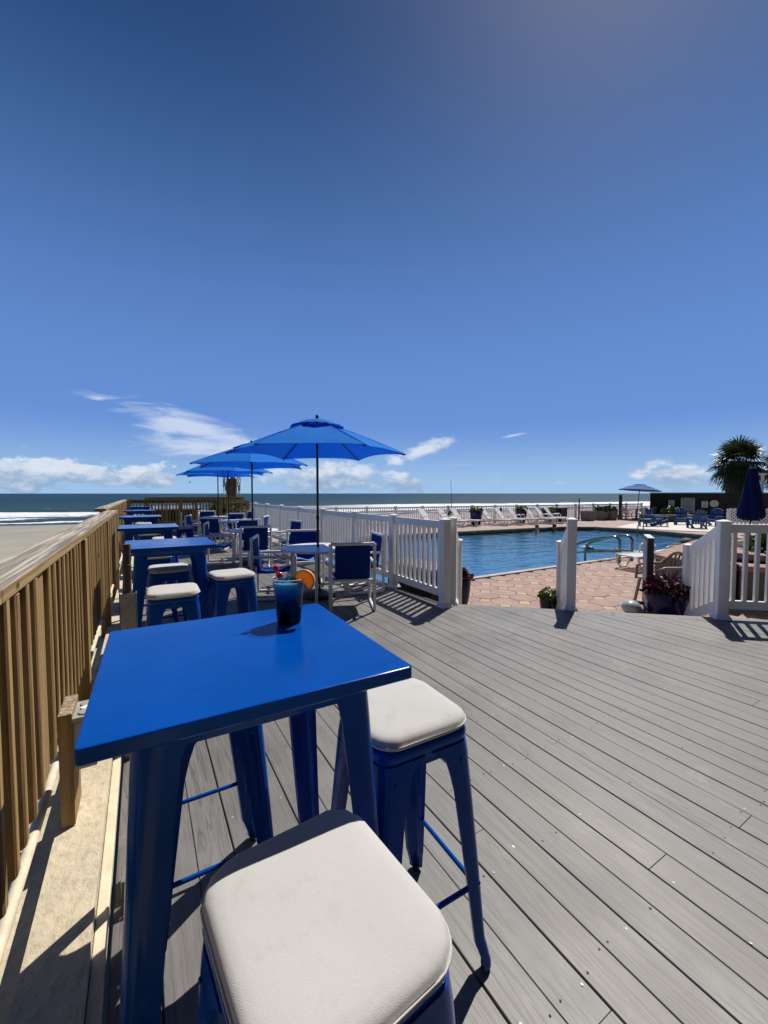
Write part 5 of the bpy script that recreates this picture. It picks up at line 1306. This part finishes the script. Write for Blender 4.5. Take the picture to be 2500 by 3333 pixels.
# raised stone planter at the right
t = thing('stone_planter', 'taupe raised planter with pinkish capstones behind the short white fence', 'planter', (0, 0, 0))
pl = [(12.0, 4.6), (8.55, 3.95), (8.25, 3.55), (8.35, 2.75), (8.75, 2.0), (9.6, .6), (10.6, -.9)]
for i, (a, b) in enumerate(zip(pl[:-1], pl[1:])):
    MB().beam((*a, PZ + .31), (*b, PZ + .31), .28, .62).build('wall_segment', 'planter_wall', t, bevel=.01)
    d = (Vector(b) - Vector(a)); n_ = max(1, int(d.length / .42))
    for k_ in range(n_):
        p0 = Vector(a) + d * (k_ / n_); p1 = Vector(a) + d * ((k_ + .97) / n_); MB().beam((*p0, PZ + .665), (*p1, PZ + .665), .38, .09).build('capstone', 'cap', t, bevel=.02)
so_ = MB(); so_.prism([(12.0, 4.5), (8.6, 3.85), (8.4, 3.5), (8.5, 2.8), (8.9, 2.0), (9.7, .7), (10.7, -.8), (14, -.8), (14, 4.5)], PZ + .3, PZ + .60); so_.build('mulch', 'soil', t)
for k_, (x, y, w, dz) in enumerate(((9.6, 3.0, .9, .74), (10.4, 2.2, .8, .76))): MB().box((x, y, PZ + dz), (w, .7, .12), R(20 * k_)).build('step_stone', 'cap', t, bevel=.03)
rnd = random.Random(5); gr = MB()
for i in range(420):
    x, y = rnd.uniform(8.6, 10.6), rnd.uniform(1.0, 3.6); gr.ball((x, y, PZ + .61), rnd.uniform(.02, .05), 6, 4, (1, 1, .6))
o = gr.build('mulch_stones', 'concrete', t, smooth=60); o['kind'] = 'stuff'
for k_, (x, y, s, mt, lb) in enumerate(((9.35, 2.15, .42, 'leaf', 'light green shrub in the raised planter behind the last pickets'), (9.9, 2.7, .45, 'leaf_dark', 'dark green shrub at the back of the raised planter'), (9.1, 1.5, .40, 'leaf_dark', 'dark green shrub at the frame edge of the raised planter'))):
    q = thing('planter_bush', lb, 'shrub', (x, y, PZ + .58), 0, 'shrubs in the raised planter'); leafy(420, s, s * 1.35, .13, seed=60 + k_).build('foliage', mt, q, recalc=False)
t = thing('planter_rock', 'dark rounded boulder on the pool edge by the raised planter', 'rock', (15.5, 6.75, PZ)); MB().ball((0, 0, .05), .26, 16, 10, (1.2, .8, .6)).ball((.9, .1, .1), .30, 16, 10, (1, .8, .7)).build('boulder', 'rock', t, smooth=80)
t.children[0]['label'] = 'pair of wet dark boulders'
t = thing('planter_plaque', 'small pale plaque fixed on the raised planter wall', 'sign', (8.17, 3.50, PZ + .32), R(-88)); MB().box((0, 0, 0), (.22, .02, .30)).build('panel', 'sign', t, bevel=.004)
for zz in (.08, .03, -.02, -.07): MB().box((0, -.0125, zz), (.15, .003, .018)).build('print', 'ink', t)
# upright board seen edge-on, tan chair
t = thing('sign_board', 'framed sign board seen edge-on behind the purple plant', 'sign board', (6.80, 3.33, PZ), R(-58)); MB().box((0, .28, .60), (.085, .62, 1.12)).build('frame', 'dark_metal', t, bevel=.01)
MB().box((-.046, .28, .64), (.006, .54, .92)).build('panel', 'galv', t); MB().box((0, .28, 1.166), (.088, .63, .012)).build('sunlit_top_strip', 'vinyl', t)  # white strip paints the sunlit top edge onto the dark frame
for yy in (.04, .52): MB().box((0, yy, .02), (.30, .06, .04)).build('foot', 'dark_metal', t)
place(rc, rcu, (7.40, 3.47, PZ), R(-300), 'tan resin chair half hidden behind the purple plant', 'tan resin chair by the gate')
# black container behind the fence
t = thing('storage_box', 'black storage box standing behind the near pickets of the long fence', 'box', (3.98, 5.55, PZ), R(4)); MB().box((0, 0, .32), (.5, 1.15, .64)).build('body', 'black', t, bevel=.02); MB().box((0, 0, .665), (.54, 1.2, .05)).build('rim', 'concrete', t, bevel=.01)

# ================================================================== PALMS, HUT, SHRUBS BEYOND
def fan_frond(m, base, d, L, droop, n=15, spread=118, rnd=random):
    d = d.normalized(); side = d.cross(Vector((0, 0, 1)));  side = side.normalized() if side.length > .05 else Vector((1, 0, 0)); up = side.cross(d)
    P1 = base + d * L * .5 + Vector((0, 0, -droop * L * .06)); m.tube([tuple(base), tuple(P1)], [.022, .012], 4)
    dd_ = (d + Vector((0, 0, -droop * .25))).normalized()
    for i in range(n):
        a = R(-spread + 2 * spread * i / (n - 1)); l = L * (.62 - .16 * abs(a) / R(spread)) * rnd.uniform(.85, 1.1)
        v = dd_ * math.cos(a) + side * math.sin(a); w = v.cross(up).normalized() * .050
        q = P1 + v * l * .55 + up * .03 + Vector((0, 0, -droop * l * .12)); e = P1 + v * l * .92 + Vector((0, 0, -droop * l * .48)); tip = e + (v + Vector((0, 0, -1.1 * droop))).normalized() * l * .12
        m.add([tuple(P1 - w * .3), tuple(P1 + w * .3), tuple(q + w), tuple(q - w), tuple(e + w * .55), tuple(e - w * .55), tuple(tip)], ((0, 1, 2, 3), (3, 2, 4, 5), (5, 4, 6)))
def palm(name, label, loc, H_, L, n, seed, r=.26, dead=14):
    t = thing(name, label, 'palm tree', loc, 0, 'cabbage palms beyond the dark wall'); rnd = random.Random(seed); tr = MB()
    tr.tube([(0, 0, -1), (.02, 0, H_ * .5), (0, 0, H_)], [r * 1.05, r, r * .8], 14)
    for i in range(int(H_ * 26)):                              # crossed leaf bases
        z = H_ * (.25 + .75 * rnd.random()); a = rnd.uniform(0, 6.28); c = Vector((math.cos(a), math.sin(a), 0)); p = c * r * .85 + Vector((0, 0, z)); q = p + c * rnd.uniform(.10, .22) + Vector((0, 0, rnd.uniform(.12, .3)))
        tr.tube([tuple(p), tuple(q)], [.06, .022], 5)
    tr.build('trunk', 'bark', t, smooth=50); cr = MB(); dc = MB(); top = Vector((0, 0, H_))
    for i in range(n):
        a = i * 2.39996 + rnd.uniform(-.2, .2); el_ = R(84 - 118 * (i / n) ** .85 + rnd.uniform(-8, 8)); d = Vector((math.cos(a) * math.cos(el_), math.sin(a) * math.cos(el_), math.sin(el_)))
        fan_frond(cr, top + d * .12 - Vector((0, 0, .3 * i / n)), d, L * rnd.uniform(.85, 1.1), .25 + .75 * i / n, 17, 112, rnd)
    for i in range(dead):
        a = rnd.uniform(0, 6.28); el_ = R(rnd.uniform(-75, -30)); d = Vector((math.cos(a) * math.cos(el_), math.sin(a) * math.cos(el_), math.sin(el_)))
        fan_frond(dc, top + Vector((0, 0, -.35 - .5 * rnd.random())), d, L * .75, 1.0, 13, 80, rnd)
    cr.build('crown', 'palm', t, recalc=False); dc.build('dead_fronds', 'palm_dead', t, recalc=False); return t
palm('palm_tree', 'bushy cabbage palm rising behind the dark wall', (37.9, 12.7, PZ), 4.25, 1.75, 60, 11, .72, 34)
palm('palm_tree', 'cabbage palm cut by the frame edge behind the white post', (41.5, 11.2, PZ), 3.9, 1.6, 40, 12, .4, 18)
t = thing('white_post', 'slim white post with a flat cap above the dark wall', 'post', (37.0, 11.05, PZ)); MB().tube([(0, 0, 0), (0, 0, 3.15)], .09, 12).build('shaft', 'vinyl', t, smooth=50); MB().box((.05, 0, 3.2), (.55, .3, .10)).build('cap_arm', 'vinyl', t, bevel=.02)
# bare palm with a skirt of dead fronds beyond the end of the deck
t = thing('palm_stump', 'topped palm trunk with hanging dead fronds beyond the deck end', 'palm tree', (4.75, 26.3, -3.0)); rnd = random.Random(3)
MB().tube([(0, 0, 0), (.02, 0, 3.0), (0, 0, 5.4)], [.36, .33, .30], 12).build('trunk', 'bark', t, smooth=50); dc = MB()
for i in range(46):
    a = rnd.uniform(0, 6.28); z0 = rnd.uniform(4.95, 5.75); l = rnd.uniform(.45, 1.0); c = Vector((math.cos(a), math.sin(a), 0)); w = Vector((-math.sin(a), math.cos(a), 0)) * rnd.uniform(.03, .07)
    p0 = c * .18 + Vector((0, 0, z0)); p1 = c * rnd.uniform(.38, .56) + Vector((0, 0, z0 - .1)); p2 = c * rnd.uniform(.40, .62) + Vector((0, 0, z0 - l))
    dc.add([tuple(p0 - w * .4), tuple(p0 + w * .4), tuple(p1 + w), tuple(p1 - w), tuple(p2 + w * .3), tuple(p2 - w * .3)], ((0, 1, 2, 3), (3, 2, 4, 5)))
dc.build('dead_fronds', 'palm_dead', t, recalc=False)
for k_, (x, y, r, h) in enumerate(((4.3, 22.8, 1.1, 1.35), (3.2, 20.3, .7, 1.2))):
    q = thing('sea_grape', ('green sea grape bush below the dead-frond palm', 'green bush pressing through the timber gate panel')[k_], 'shrub', (x, y, -.05), 0, 'bushes beyond the deck end'); leafy(600, r, h, .22, seed=80 + k_).build('foliage', 'leaf', q, recalc=False); leafy(260, r * .9, h * .9, .22, seed=90 + k_).build('shaded_leaves', 'leaf_dark', q, recalc=False)  # darker leaf colour stands in for shade inside the bushes
t = thing('beach_hut', 'small black open shed with grey roof beyond the deck end railing', 'shed', (1.45, 23.6, -.6), R(-8)); MB().box((0, .6, .65), (2.1, .06, 1.3)).build('back_wall', 'black', t); 
for s in (-1, 1): MB().box((s * 1.05, 0, .65), (.06, 1.2, 1.3)).build('side_wall', 'black', t)
MB().box((0, 0, 1.36), (2.5, 1.6, .07), 0, R(4)).build('roof', 'galv', t); MB().box((0, -.1, .35), (1.4, .5, .7)).build('counter', 'black', t)
lw = MB().box((4.4, 24.0, -.7), (7.6, 10, .2)).build('lower_landing', 'terrace'); struct(lw)
# bird
b = MB().ball((0, 0, 0), .16, 8, 6, (.6, 2.0, .6)); b.add([(0, .1, .05), (.75, -.1, .22), (.70, -.25, .22), (0, -.15, .05)], ((0, 1, 2, 3),)); b.add([(0, .1, .05), (-.75, -.1, .18), (-.70, -.25, .18), (0, -.15, .05)], ((0, 1, 2, 3),))
o = b.build('seabird', 'dark_metal', None, (11.5, 125.0, 4.6), (0, 0, R(70))); md = o.modifiers.new('thick', 'SOLIDIFY'); md.thickness = .03; tag(o, 'distant dark seabird flying low over the horizon clouds', 'bird')
